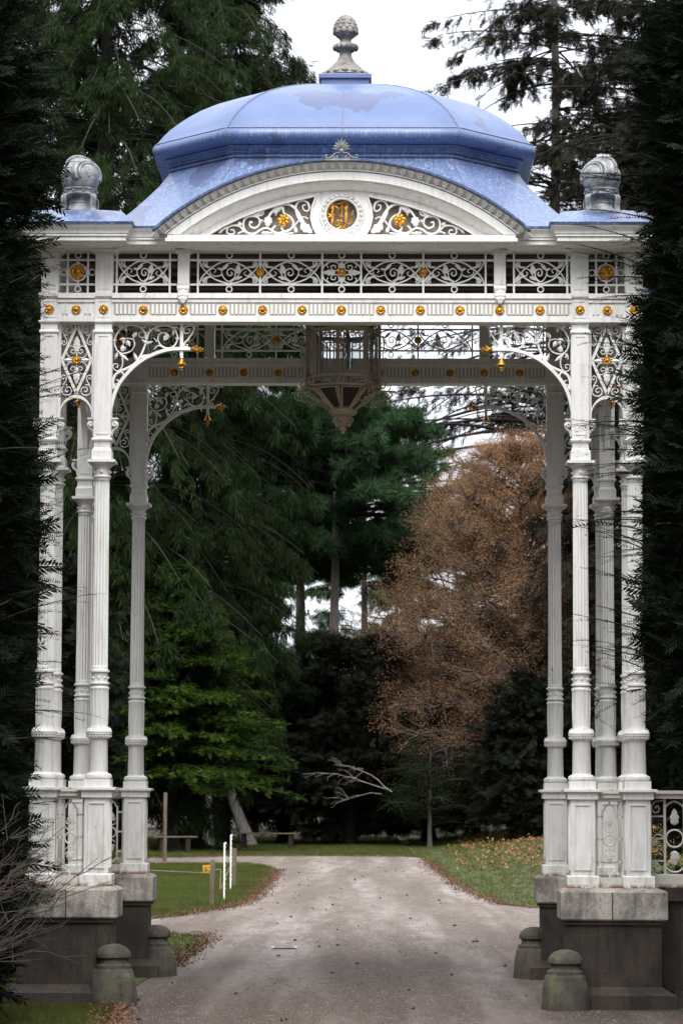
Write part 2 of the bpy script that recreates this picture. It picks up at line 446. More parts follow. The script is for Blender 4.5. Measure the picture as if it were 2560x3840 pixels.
# frieze grilles: cast iron scrollwork between two thin rails
def frame_map(ox, oy, kx, kz, x0, z0):
    return lambda p: (x0+(p[0]-ox)*kx, z0-(p[1]-oy)*kz)
CELL = {'s':[([(125,150),(150,210),(200,270),(270,330),(360,365),(440,378),(530,355),(610,310),(670,250),(710,190),(722,150)],16),
 ([(125,385),(150,320),(200,260),(270,205),(350,165),(430,158),(510,180),(590,225),(650,280),(700,330),(720,385)],16),
 ([(235,218),(185,210),(160,185),(175,160),(205,168),(200,188)],(16,9)),([(240,312),(190,318),(160,342),(168,368),(200,362),(192,345)],(16,9)),
 ([(600,216),(660,215),(692,190),(680,163),(655,170),(662,188)],(16,9)),([(600,312),(660,312),(692,337),(685,368),(652,362),(660,343)],(16,9)),
 ([(450,366),(390,345),(350,290),(350,235),(390,190),(450,170)],(14,10)),
 ([(430,352),(470,322),(478,262),(440,230),(405,245),(402,285),(430,300),(450,280),(435,262)],(15,12)),
 ([(350,290),(290,307),(240,285),(230,245),(265,230),(290,252),(268,270)],(11,9)),
 ([(450,352),(500,310),(530,260),(570,230),(615,240),(625,280),(590,302),(565,275),(585,258)],(13,9))],
 'l':[((410,185),(345,250),34),((350,240),(298,228),26),((498,280),(512,185),58),((470,335),(552,308),34),((215,228),(170,170),30),((215,305),(165,362),30),((640,225),(688,170),30),((640,305),(688,362),30)]}
def cell(m, x0, x1, z0, z1, flip=False):
    kx = (x1-x0)/611.; kz = (z1-z0)/240.
    T = lambda p: ((x0+(p[0]-113)*kx) if not flip else (x1-(p[0]-113)*kx), z1-(p[1]-148)*kz)
    for pts, w in CELL['s']:
        k = .00083; m.stroke([T(p) for p in pts], (w[0]*k,w[1]*k) if isinstance(w,tuple) else w*k, 0, .014, sub=4)
    for a, b, w in CELL['l']: m.leaf(T(a), T(b), w*.00083, 0, .012)
ZR0, ZR1 = 5.558, 5.752
def rails(m, x0, x1, vb, rings):
    for z in (ZR0, ZR1): m.box(x0,x1,-.007,.007,z-.0075,z+.0075)
    for x in vb: m.box(x-.0075,x+.0075,-.0085,.0085,5.474,5.83)
    for x in rings:
        for z in (5.5225, 5.791): m.torus((x,0,z),.0225,.0055,'y',20,6)
def flower_mb(r): return rosette_mb(r, lob=8)
gold_small = flower_mb(.033).build('gold_flower', GOLD, pav, 50)
# centre bay
m = MB(); rails(m, -1.185, 1.185, [-1.122,-.636,-.152,.152,.636,1.122], [-.878,-.394,.394,.878,0])
cell(m,-1.122,-.636,ZR0,ZR1); cell(m,-.636,-.152,ZR0,ZR1,True); cell(m,.152,.636,ZR0,ZR1); cell(m,.636,1.122,ZR0,ZR1,True)
for sx in (-1,1):
    for sz in (-1,1):
        T = lambda p: (sx*(p[0]-1500)*.00083, 5.655+sz*(270-p[1])*.00081)
        for pts, w in (([(1470,235),(1475,190),(1440,165),(1390,165),(1335,205),(1318,268)],.011),([(1478,238),(1440,252),(1405,235),(1405,205),(1438,203),(1440,228)],.010),([(1380,172),(1360,195),(1372,222)],.010)):
            m.stroke([T(p) for p in pts], w, 0, .013, sub=4)
    m.leaf((sx*.05,5.655),(sx*.15,5.655),.05); m.leaf((0,5.655+sx*.03),(0,5.655+sx*.092),.045)
fg = m.build('frieze_grille', IRON, pav, 40); fg.location = (0,FY,0)
for x in (-.636,0,.636):
    dup(gold_small, fg, (x,-.012,5.655)); dup(gold_small, fg, (x,.012,5.655), PI)
dup(fg, pav, (0,-FY,0), PI)
# short bays
m = MB(); rails(m, -XA+.066, -1.285, [-1.757,-1.342], [-1.55]); cell(m,-1.757,-1.342,ZR0,ZR1)
sb = m.build('frieze_grille', IRON, pav, 40); sb.location = (0,FY,0)
for sx, sy in ((-1,1),(1,-1),(-1,-1)):
    dup(sb, pav, (0, sy*FY, 0), 0, (sx, sy, 1))
# square corner bays with one gilded rosette
def corner_bay():
    m = MB(); h = CL/2-.066
    rails(m, -h, h, [-.079,.079], [0])
    m.torus((0,0,5.655),.0675,.0065,'y',32,6)
    for s in (-1,1):
        m.torus((s*.112,0,5.655),.024,.005,'y',20,6); m.ell((0,0,5.655+s*.078),(.011,.009,.011),8,6)
    for i in range(6):
        a = PI/6+PI/3*i; m.ell((.06*math.cos(a),-.006,5.655+.06*math.sin(a)),(.008,.007,.008),6,5)
    return m
cb = corner_bay().build('frieze_grille', IRON, pav, 40); cb.location = (-(XA+XB)/2, FY, 0)
big_ros = rosette_mb(.058, lob=8)
g = big_ros.build('gold_flower', GOLD, cb, 50); g.location = (0,-.006,5.655)
for x, y, rz in (((XA+XB)/2,FY,0),((XA+XB)/2,-FY,PI),(-(XA+XB)/2,-FY,PI),(-XB,FY+CS/2,-PI/2),(XB,FY+CS/2,PI/2),(-XB,-FY-CS/2,-PI/2),(XB,-FY-CS/2,PI/2)):
    dup(cb, pav, (x,y,0), rz, (SIDE,1,1) if abs(abs(rz)-PI/2) < .1 else None)
# side frieze
m = MB(); rails(m, -ys+.066, ys-.066, [-.97,-.485,0,.485,.97], [-.73,-.24,.24,.73])
cell(m,-.97,-.485,ZR0,ZR1); cell(m,-.485,0,ZR0,ZR1,True); cell(m,0,.485,ZR0,ZR1); cell(m,.485,.97,ZR0,ZR1,True)
sf = m.build('frieze_grille', IRON, pav, 40); sf.location = (-XB,0,0); sf.rotation_euler = (0,0,-PI/2)
for x in (-.485,0,.485): dup(gold_small, sf, (x,-.012,5.655))
dup(sf, pav, (XB,0,0), PI/2)
bpy.data.objects.remove(gold_small)
# fluted pilasters with a scroll and a leaf
m = MB()
m.box(-.045,.045,-.07,.03,5.494,5.82)
for i in range(4):
    x = -.03+.02*i; m.box(x-.0065,x+.0065,-.077,-.0702,5.55,5.80)
m.box(-.06,.06,-.085,.03,5.8005,5.8235)
m.tube([(-.047,-.075,5.515),(.047,-.075,5.515)],.022,10)
m.leaf((0,5.50),(0,5.385),.085,-.112,.018,4)
m.stroke([(-.03,5.495),(-.036,5.455),(-.02,5.41)],(.02,.008),-.105,.02); m.stroke([(.03,5.495),(.036,5.455),(.02,5.41)],(.02,.008),-.105,.02)
fp = m.build('frieze_pilaster', PAINT, pav, 30); fp.location = (-1.231, FY, 0)
dup(fp, pav, (1.231,FY,0)); dup(fp, pav, (1.231,-FY,0), PI); dup(fp, pav, (-1.231,-FY,0), PI)

# arch brackets (traced stroke by stroke from the left one)
KB = .000532
TB = lambda p: (-1.781+(p[0]-95)*KB, 5.243-(p[1]-140)*KB)
m = MB()
def rect(x0,x1,y0,y1,d=.022):
    a = TB((x0,y1)); b = TB((x1,y0)); m.box(a[0],b[0],-d/2,d/2,a[1],b[1])
rect(36,92,134,1530,.05); rect(36,1128,88,132,.04); rect(1080,1128,133,610,.024)
arc = [(62,1500),(92,1330),(140,1150),(220,990),(330,850),(450,735),(560,655),(660,602),(780,553),(900,522),(1000,508),(1090,505),(1235,505)]
q = smooth([TB(p) for p in arc], 4)
for a, b in zip(q[:-1], q[1:]): pass
n = len(q); rings = []
for i in range(n):
    a = Vector(q[max(i-1,0)]); b = Vector(q[min(i+1,n-1)]); t = (b-a).normalized(); s = Vector((-t.y,t.x))*.0125; p = Vector(q[i])
    rings.append([(p.x+s.x,-.024,p.y+s.y),(p.x-s.x,-.024,p.y-s.y),(p.x-s.x,.024,p.y-s.y),(p.x+s.x,.024,p.y+s.y)])
m.loft(rings)
BR_S = [([(110,1100),(100,1000),(130,900),(200,840),(290,800),(400,740),(470,660),(520,570),(560,470),(582,380)],(46,30)),
 ([(582,370),(560,260),(480,180),(380,150),(270,170),(180,240),(125,350),(125,450),(160,530),(220,572),(300,565),(370,530),(415,450),(405,390),(370,360),(310,352),(250,370)],(32,16)),
 ([(590,360),(620,270),(690,200),(800,160),(900,160),(990,210),(1040,310),(1030,400),(980,470),(890,495),(810,460),(760,390),(760,310),(810,265),(870,270),(900,320),(880,370)],(36,16)),
 ([(600,262),(632,240),(622,170),(590,150),(510,190)],(20,12)),([(570,335),(490,332),(475,280),(510,255),(595,262)],(18,14)),
 ([(190,560),(235,640),(240,740),(200,820),(140,825),(100,780),(120,730),(165,735),(168,778),(140,775)],(24,14)),
 ([(255,890),(230,850),(170,870),(120,920),(103,1000),(135,1032),(182,1010),(180,972),(150,965)],(26,16)),
 ([(1135,470),(1145,420),(1190,370),(1240,300),(1282,220),(1270,170),(1210,158),(1150,180),(1132,230),(1160,275),(1210,262),(1222,222),(1190,205)],(30,18)),
 ([(1268,195),(1310,165),(1328,182)],(24,14)),([(1150,425),(1190,380),(1222,392)],(20,10)),([(1140,465),(1180,478),(1192,442),(1160,448)],(22,14)),
 ([(370,530),(410,460),(395,350),(380,300)],(18,18)),([(95,380),(150,380)],(24,24)),([(1010,350),(1085,352)],(24,24)),([(740,400),(700,350),(690,350)],(20,10)),([(850,492),(760,455),(700,510)],(24,12))]
for pts, w in BR_S: m.stroke([TB(p) for p in pts], (w[0]*KB,w[1]*KB), 0, .02, sub=4)
for a, b, w in [((280,360),(188,365),60),((300,380),(345,470),70),((255,380),(250,440),50),((235,545),(240,440),70),((260,470),(280,525),40),((250,195),(142,150),60),((270,190),(292,255),44),((900,290),(838,385),80),((860,275),(925,345),60),((690,205),(806,245),50),((940,180),(1065,190),50),((985,220),(978,315),46),((580,425),(512,358),44),((592,425),(684,395),44),((582,440),(586,370),60),((450,680),(402,556),52),((490,640),(628,592),58),((165,560),(128,664),50),((195,580),(328,680),56),((385,330),(452,252),66),((135,1040),(108,1115),46),((520,195),(600,165),40)]:
    m.leaf(TB(a), TB(b), w*KB, 0, .014)
x0, z0 = TB((1105,610)); m.lathe([(.013,z0+.004),(.013,z0-.012),(.016,z0-.016),(.011,z0-.02)],12,(x0,0))
brk = m.build('arch_bracket', IRON, pav, 40); brk.location = (0,FY,0)
def tassel():
    m = MB()
    m.lathe([(.008,0),(.014,-.008),(.018,-.02),(.02,-.034),(.026,-.046)],14)
    for i in range(6):
        a = PI/3*i; c, s = math.cos(a), math.sin(a)
        m.tube([(.018*c,.018*s,-.03),(.024*c,.024*s,-.045),(.036*c,.036*s,-.052)],[.006,.005,.002],5)
        r = .016 if i % 2 else .008
        m.tube([(.005*c,.005*s,-.03),(r*c,r*s,-.07)],.0025,4); m.ell((r*c,r*s,-.074),(.0075,.0075,.0075),8,6)
    m.tube([(0,0,-.02),(0,0,-.088)],.003,5); m.ell((0,0,-.092),(.0085,.0085,.0085),8,6)
    return m
tas = tassel().build('gold_flower', GOLD, brk, 50); tas.location = (x0,0,z0-.018)
t2 = dup(tas, brk); x1, z1 = TB((1240,505)); t2.location = (x1,0,z1); t2.rotation_euler = (0,-PI/2,0)
for sx, sy in ((-1,1),(1,-1),(-1,-1)): dup(brk, pav, (0, sy*FY, 0), 0, (sx,sy,1))

# narrow diamond grilles over the small arches
KD = .000477
TD = lambda p: ((p[0]-442)*KD, 4.96-(p[1]-740)*KD)
m = MB()
def rectD(x0,x1,y0,y1,d=.022):
    a = TD((x0,y1)); b = TD((x1,y0)); m.box(a[0],b[0],-d/2,d/2,a[1],b[1])
rectD(140,188,112,1690,.045); rectD(696,744,112,1690,.045); rectD(188,696,108,148,.04)
D4 = [(442,165),(200,740),(442,1285),(684,740)]
for i in range(4): m.bar(TD(D4[i]), TD(D4[(i+1)%4]), .021, 0, .018)
n = 20; rings = []
for i in range(n+1):
    a = PI*i/n; c, s = math.cos(a), math.sin(a)
    pi_ = TD((442+254*c, 1640-268*s)); po = TD((442+min(1,1.02)*(254+24*(1-s)+0)*c*1.0, 1640-(268+52)*s-4))
    rings.append([(pi_[0],-.02,pi_[1]),(po[0],-.02,po[1]+.0),(po[0],.02,po[1]),(pi_[0],.02,pi_[1])])
m.loft(rings)
DG_S = [([(295,325),(250,330),(207,270),(215,190),(280,158),(345,180),(365,240),(330,290),(275,280),(260,240),(290,215),(312,240)],(22,20)),
 ([(222,325),(270,400),(272,460),(232,490),(197,465),(205,432),(237,430),(235,455)],(22,18)),
 ([(432,690),(335,700),(275,620),(300,535),(360,510),(420,560),(420,610),(380,632),(345,600),(365,567),(395,580)],(20,18))]
for sx in (1,-1):
    for sy in (1,-1):
        F = lambda p: TD((442+sx*(p[0]-442), 740+sy*(p[1]-740)))
        for pts, w in DG_S: m.stroke([F(p) for p in pts], (w[0]*KD,w[1]*KD), 0, .016, sub=4)
for s in (1,-1):
    m.leaf(TD((442,740-s*160)),TD((442,740-s*405)),.056,0,.013,4); m.bar(TD((442,740)),TD((442,740-s*190)),.009,0,.01)
    m.bar(TD((410,740-s*160)),TD((474,740-s*160)),.012,0,.02)
    m.leaf(TD((442+s*70,740)),TD((442+s*228,740)),.036,0,.012,3)
dg = m.build('diamond_grille', IRON, pav, 40); dg.location = (-(XA+XB)/2,FY,0)
gd = rosette_mb(.032).build('gold_flower', GOLD, dg, 50); gd.location = (0,-.010,4.96)
for x, y, rz in (((XA+XB)/2,FY,0),((XA+XB)/2,-FY,PI),(-(XA+XB)/2,-FY,PI),(-XB,FY+CS/2,-PI/2),(XB,FY+CS/2,PI/2),(-XB,-FY-CS/2,-PI/2),(XB,-FY-CS/2,PI/2)):
    dup(dg, pav, (x,y,0), rz, (SIDE,1,1) if abs(abs(rz)-PI/2) < .1 else None)
# side brackets: the bracket again, spanning the sides
for sx in (-1,1):
    for sy in (-1,1):
        c = dup(brk, pav); c.rotation_euler = (0,0,-PI/2); c.scale = (sy, 1, 1)
        c.location = (sx*XB, -sy*(1.785-(-FY-CS-.066)), 0)

# pierced panels between the pedestals
KP = .30612/472
TP = lambda p: ((p[0]-693)*KP, 1.555-(p[1]-480)*KP)
m = MB()
def barP(x0,y0,x1,y1,w=.0145): m.bar(TP((x0,y0)),TP((x1,y1)),w,0,.014)
for x in (538,848): barP(x,480,x,1385)
for x in (612,774): barP(x,595,x,1290)
for y in (665,930,1195): barP(538,y,612,y); barP(774,y,848,y)
m.stroke([TP(p) for p in [(605,592),(635,585),(645,550),(693,520),(741,550),(751,585),(781,592)]],.014,0,.014,sub=4)
m.stroke([TP(p) for p in [(605,1290),(635,1297),(660,1325),(693,1345),(726,1325),(751,1297),(781,1290)]],.014,0,.014,sub=4)
barP(693,485,693,520); barP(693,1345,693,1390); barP(693,750,693,880,.008); barP(693,1000,693,1120,.008)
c = TP((693,940)); m.torus((c[0],0,c[1]),.042,.0075,'y',28,6)
m.leaf(TP((693,775)),TP((693,655)),.06,0,.014); m.leaf(TP((693,1105)),TP((693,1215)),.06,0,.014)
for s in (-1,1):
    m.stroke([TP(p) for p in [(693,770),(693+s*45,770),(693+s*52,735)]],(.014,.007),0,.014); m.stroke([TP(p) for p in [(693,845),(693+s*40,830),(693+s*55,800)]],(.012,.006),0,.012)
    m.stroke([TP(p) for p in [(693,1110),(693+s*45,1110),(693+s*52,1140)]],(.014,.007),0,.014); m.stroke([TP(p) for p in [(693,1040),(693+s*40,1055),(693+s*55,1080)]],(.012,.006),0,.012)
hh = CL/2-.096
m.box(-hh,hh,-.06,.06,1.578,1.612); m.box(-hh,hh,-.075,.075,1.6125,1.634); m.box(-hh,hh,-.035,.035,1.556,1.5775)
m.box(-CL/2+.122,CL/2-.122,-.05,.05,.899,.974)
pp = m.build('pedestal_panel', PAINT_OLD, pav, 40); pp.location = (-(XA+XB)/2,FY,0)
for x, y, rz in (((XA+XB)/2,FY,0),((XA+XB)/2,-FY,PI),(-(XA+XB)/2,-FY,PI),(-XB,FY+CS/2,-PI/2),(XB,FY+CS/2,PI/2),(-XB,-FY-CS/2,-PI/2),(XB,-FY-CS/2,PI/2)):
    dup(pp, pav, (x,y,0), rz, (SIDE,1,1) if abs(abs(rz)-PI/2) < .1 else None)

# cornice: one profile swept round the broken plan
def cplan(o, z, cut=False):
    q = [(1.345,-.275),(1.345,-.18),(1.66,-.18),(1.66,-.33),(2.60,-.33),(2.60,.68),(2.45,.68)]
    offs = [(1,-1),(1,-1),(-1,-1),(-1,-1),(1,-1),(1,1),(1,1)]
    r = [(x+o*a, y+FY+o*b) for (x,y),(a,b) in zip(q,offs)]
    if cut: r[0] = (1.345, FY-.03); r[1] = (1.345, r[1][1])
    half = r+[(x,-y) for x,y in reversed(r)]
    full = half+[(-x,y) for x,y in reversed(half)]
    return [(x,y,z) for x,y in full]
m = MB()
m.loft([cplan(-.13,5.823),cplan(-.11,5.829),cplan(-.055,5.8295),cplan(-.04,5.84),cplan(-.002,5.8405),cplan(0,5.842),cplan(0,5.8757)])
m.loft([cplan(0,5.876,True),cplan(.012,5.877,True),cplan(.012,5.888,True),cplan(.006,5.889,True),cplan(.006,5.896,True),cplan(.016,5.897,True),cplan(.018,5.906,True),cplan(.026,5.925,True),cplan(.04,5.94,True),cplan(.048,5.952,True),cplan(.048,5.957,True)])
m.build('cornice', PAINT, pav, 25)
m = MB(); m.loft([cplan(.052,5.9575,True),cplan(.058,5.976,True),cplan(.03,5.982,True)]); m.build('eave_flashing', ROOF, pav, 25)
m = MB(); m.box(-2.2,2.2,FY+.102,-FY-.102,5.795,5.8215)
for i in range(-4,5): m.box(-2.15,2.15,i*.33-.03,i*.33+.03,5.765,5.7945)
m.build('ceiling', CEIL, pav, 0)

# roof: chamfered square plan
W1, W2, HY, E0 = .925, 1.535, 1.365, .59
def oplan(o, z, sc=1.0):
    t = .4142*o
    a = [(W1-t, -HY+o),(W2-o, -HY+E0+t)]
    b = [(W2-o, HY-E0-t),(W1-t, HY-o)]
    pts = a+b+[(-x,y) for x,y in reversed(b)]+[(-x,y) for x,y in reversed(a)]
    return [(x*sc,y*sc,z) for x,y in pts]
def subd(r, n=6):
    out = []
    for i in range(len(r)):
        p, q = Vector(r[i]), Vector(r[(i+1)%len(r)])
        out += [tuple(p+(q-p)*k/n) for k in range(n)]
    return out
skirt = [(-.63,5.983),(-.52,6.035),(-.40,6.115),(-.28,6.215),(-.18,6.305),(-.10,6.385),(-.03,6.46),(.03,6.525),(.07,6.58),(.097,6.62),(.118,6.655)]
mould = [(.104,6.6565),(.099,6.662),(.104,6.669),(.123,6.6695),(.126,6.678),(.124,6.69),(.105,6.6935),(.099,6.701),(.105,6.7085),(.112,6.7095),(.108,6.722),(.092,6.7345),(.078,6.7385),(.070,6.745),(.076,6.7515),(.088,6.7525),(.062,6.755),(.022,6.764),(-.010,6.782),(-.024,6.805),(-.025,6.83),(-.013,6.855),(.0,6.871)]
dome = [(.985,6.895),(.962,6.945),(.928,7.005),(.882,7.07),(.83,7.135),(.764,7.205),(.68,7.275),(.58,7.34),(.47,7.40),(.35,7.455),(.23,7.50),(.12,7.53),(.05,7.54)]
m = MB()
def clampf(r): return [(x,max(y,FY-.05),z) if abs(x) < 1.45 else (x,y,z) for x,y,z in r]
m.loft([clampf(subd(oplan(o,z))) for o,z in skirt]+[subd(oplan(o,z)) for o,z in mould]+[subd(oplan(0,z,s)) for s,z in dome])
# low corner roofs
for sx in (-1,1):
    for sy in (-1,1):
        c = (sx*2.07, sy*(FY+.2)); q = lambda h,z: [(sx*(1.66-.03 if i in (0,3) else 2.63) if h is None else c[0]+h*(-1 if i in (0,3) else 1), (sy*(FY-.36) if i in (0,1) else sy*(FY+.74)) if h is None else c[1]+h*(-1 if i in (0,1) else 1), z) for i in range(4)]
        base = [(sx*1.60,sy*(FY-.375),5.9825),(sx*2.645,sy*(FY-.375),5.9825),(sx*2.645,sy*(FY+.72),5.9825),(sx*1.60,sy*(FY+.72),5.9825)]
        mid = [(c[0]+sx*a*.36,c[1]+sy*b*.37,6.105) for a,b in ((-1,-1),(1,-1),(1,1),(-1,1))]
        top = [(c[0]+sx*a*.2,c[1]+sy*b*.2,6.15) for a,b in ((-1,-1),(1,-1),(1,1),(-1,1))]
        m.loft([base,mid,top], False, True)
roof = m.build('roof', ROOF, pav, 42)
m = MB()
corners = 8
prof = [(None,o,z) for o,z in skirt+mould]+[(s,0,z) for s,z in dome[:-1]]
for i in range(8):
    pts = [oplan(o,z,s or 1.0)[i] for s,o,z in prof]
    if pts[0][1] < 0 and abs(pts[0][0]) < 1.5: pts = pts[4:]; m.tube(pts,.0055,5)
for y in (-1,1): m.tube([(0,y*(HY-o)*(s or 1),z) for s,o,z in prof[len(skirt)+18:]],.0045,5)
ring = oplan(-.003,6.872); m.tube(ring+[ring[0]],.004,5)
m.build('roof_seam', SEAM, roof, 40)
m = MB(); m.box(-.2,.2,-.2,.2,7.46,7.5755); m.box(-.222,.222,-.222,.222,7.576,7.6175); m.build('finial_block', ROOF, roof, 0, bevel=.006)
m = MB()
m.lathe([(.2,7.618),(.207,7.632),(.2,7.652),(.165,7.69),(.115,7.735),(.077,7.775),(.058,7.81),(.052,7.835),(.056,7.855),(.066,7.862),(.068,7.868),(.09,7.875),(.104,7.89),(.1,7.91),(.085,7.925),(.055,7.932),(.048,7.945),(.05,7.962),(.058,7.972),(.058,7.978),(.075,7.985),(.098,8.01),(.104,8.035),(.1,8.06),(.094,8.085),(.083,8.12),(.064,8.15),(.04,8.17),(.012,8.18)],36)
for k, (r,z,n,s) in enumerate(((.103,8.035,11,.03),(.1,8.068,11,.028),(.09,8.1,10,.026),(.073,8.13,9,.024),(.05,8.155,7,.02))):
    for i in range(n):
        a = 2*PI*(i+.5*(k%2))/n; M = Matrix.Rotation(a,3,'Z') @ Matrix.Rotation(.25+.16*k,3,'Y') 
        m.ell((r*math.cos(a)*.97,r*math.sin(a)*.97,z),(.010,s*.95,s),8,6,Matrix.Rotation(a,3,'Z') @ Matrix.Rotation(-.2-.2*k,3,'Y'))
for i in range(14):
    a = 2*PI*i/14; m.ell((.1*math.cos(a),.1*math.sin(a),7.895),(.012,.02,.026),8,6,Matrix.Rotation(a,3,'Z') @ Matrix.Rotation(.6,3,'X'))
for i in range(16):
    a = 2*PI*i/16; m.ell((.183*math.cos(a),.183*math.sin(a),7.652),(.03,.036,.024),8,6,Matrix.Rotation(a,3,'Z'))
m.build('pinecone_finial', mat_lead('weathered_finial',(.20,.19,.175)), roof, 45)

# pediment
ZC, RO = 4.305, 2.18
def arcpt(R, a, y): return (R*math.sin(a), y+FY, ZC+R*math.cos(a))
def arcband(m, prof, zcut=5.9, n=64):
    """prof: closed loop of (R, y) swept along the arch, ends cut level with the cornice"""
    rings = []
    for i in range(n+1):
        ring = []
        for R, y in prof:
            amax = math.acos(min(1,(zcut-ZC)/R)); ring.append(arcpt(R, amax*(2*i/n-1), y))
        rings.append(ring)
    m.loft(rings)
m = MB()
# tympanum with two pierced spandrels and a round opening: built as strips around the openings
KX, KZ = .4592/486., .4592/476.
TPd = lambda p: (((580+p[0]*.4592)-1284)/486., 6.485-((580+p[1]*.4592)-597)/476.)
hole = [TPd(p) for p in [(425,630),(1335,624),(1300,560),(1280,480),(1290,390),(1322,300),(1150,338),(1000,377),(850,424),(700,480),(560,548)]]
def tymp():
    bm = bmesh.new()
    def loop(pts): 
        vs = [bm.verts.new((x,0,z)) for x,z in pts]
        return [bm.edges.new((vs[i],vs[(i+1)%len(vs)])) for i in range(len(vs))]
    outer = []
    R = 1.975
    am = math.acos((5.87-ZC)/R)
    outer = [(R*math.sin(am*(i/24.-1)), ZC+R*math.cos(am*(i/24.-1))) for i in range(49)]
    es = loop(outer)+loop(hole)+loop([(-x,z) for x,z in hole])
    es += loop([(.002+.124*math.cos(2*PI*i/32), 6.083+.124*math.sin(2*PI*i/32)) for i in range(32)])
    bmesh.ops.triangle_fill(bm, use_beauty=True, edges=es)
    # drop faces inside the openings
    def inside(p, poly):
        c = False; j = len(poly)-1
        for i in range(len(poly)):
            if (poly[i][1] > p[1]) != (poly[j][1] > p[1]) and p[0] < (poly[j][0]-poly[i][0])*(p[1]-poly[i][1])/(poly[j][1]-poly[i][1])+poly[i][0]: c = not c
            j = i
        return c
    dead = []
    for f in bm.faces:
        c = f.calc_center_median(); p = (c.x,c.z)
        if inside(p,hole) or inside((-p[0],p[1]),hole) or (p[0]-.002)**2+(p[1]-6.083)**2 < .122**2: dead.append(f)
    bmesh.ops.delete(bm, geom=dead, context='FACES_ONLY')
    g = bmesh.ops.extrude_face_region(bm, geom=bm.faces[:])
    bmesh.ops.translate(bm, verts=[v for v in g['geom'] if isinstance(v,bmesh.types.BMVert)], vec=(0,.05,0))
    bmesh.ops.recalc_face_normals(bm, faces=bm.faces)
    me = bpy.data.meshes.new('pediment'); bm.to_mesh(me); bm.free(); me.materials.append(PAINT)
    o = bpy.data.objects.new('pediment', me); COL.objects.link(o); o.parent = pav; return o
ped = tymp(); ped.location = (0,FY-.15,0)
PO = Vector((0,-(FY-.15),0))     # parts of the pediment use the pavilion's coordinates
def pbuild(m, name, mat, sm=35):
    o = m.build(name, mat, ped, sm); o.location = PO; return o
m = MB()
arcband(m, [(2.095,-.262),(2.03,-.262),(2.03,-.24),(2.02,-.235),(2.0,-.20),(1.97,-.17),(1.965,-.145),(1.965,.08),(2.095,.08)], 5.905)
arcband(m, [(2.1,-.275),(2.108,-.275),(2.108,.05),(2.1,.05)], 5.905)
m.box(-1.345,1.345,FY-.272,FY-.10,5.8765,5.8985) ; m.box(-1.30,1.30,FY-.20,FY-.1005,5.8990,5.912)
m.box(-1.36,1.36,FY-.284,FY-.276,5.846,5.874)
pbuild(m, 'archivolt', PAINT)
m = MB()
arcband(m, [(2.112,-.262),(2.112,.02),(2.165,.02),(2.165,-.305),(2.155,-.30),(2.138,-.282)], 5.925)
NL = 47
for i in range(NL):
    a = -.735+1.47*i/(NL-1)
    ca, sa = math.cos(a), math.sin(a)
    base = Vector((2.115*sa, FY-.268, ZC+2.115*ca)); tip = Vector((2.163*sa, FY-.315, ZC+2.163*ca))
    side = Vector((ca,0,-sa)); axis = (tip-base); nrm = side.cross(axis).normalized()
    if nrm.y > 0: nrm = -nrm
    L = axis.length
    M = Matrix((side, axis.normalized(), nrm)).transposed()
    c = base+axis*.5+nrm*.003
    m.ell(c,(.022,L*.56,.010),10,8,M)
    for s in (-1,0,1): m.tube([base+side*s*.006+nrm*.010, base+axis*.5+side*s*.012+nrm*.015, tip+side*s*.016+nrm*.012],[.0035,.004,.006],5)
pbuild(m, 'leaf_band', PAINT)
m = MB(); arcband(m, [(2.166,-.345),(2.178,-.35),(2.184,-.35),(2.190,.3),(2.192,.75),(2.166,.75)], 5.93); pbuild(m, 'pediment_roof', ROOF)
m = MB()
cz = 6.083
m.torus((.002,FY-.155,cz),.128,.011,'y',48,8); m.torus((.002,FY-.155,cz),.166,.010,'y',48,8); m.torus((.002,FY-.148,cz),.148,.014,'y',48,8)
for i in range(24):
    a = 2*PI*i/24; M = Matrix.Rotation(-a,3,'Y')
    m.ell((.002+.148*math.cos(a),FY-.164,cz+.148*math.sin(a)),(.012,.010,.0145),8,6,M)
    a += PI/24; m.ell((.002+.148*math.cos(a),FY-.162,cz+.148*math.sin(a)),(.012,.006,.003),6,4,Matrix.Rotation(-a,3,'Y'))
pbuild(m, 'medallion', PAINT, 45)
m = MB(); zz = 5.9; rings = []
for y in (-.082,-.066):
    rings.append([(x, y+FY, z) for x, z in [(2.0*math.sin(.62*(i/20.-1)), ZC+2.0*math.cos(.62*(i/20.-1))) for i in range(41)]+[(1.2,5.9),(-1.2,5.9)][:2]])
m.loft(rings); pbuild(m, 'back_panel', mat_paint('shaded_paint', (.20,.17,.145), .8, .6), 0)  # plain paint coloured dark for the shade behind the openings
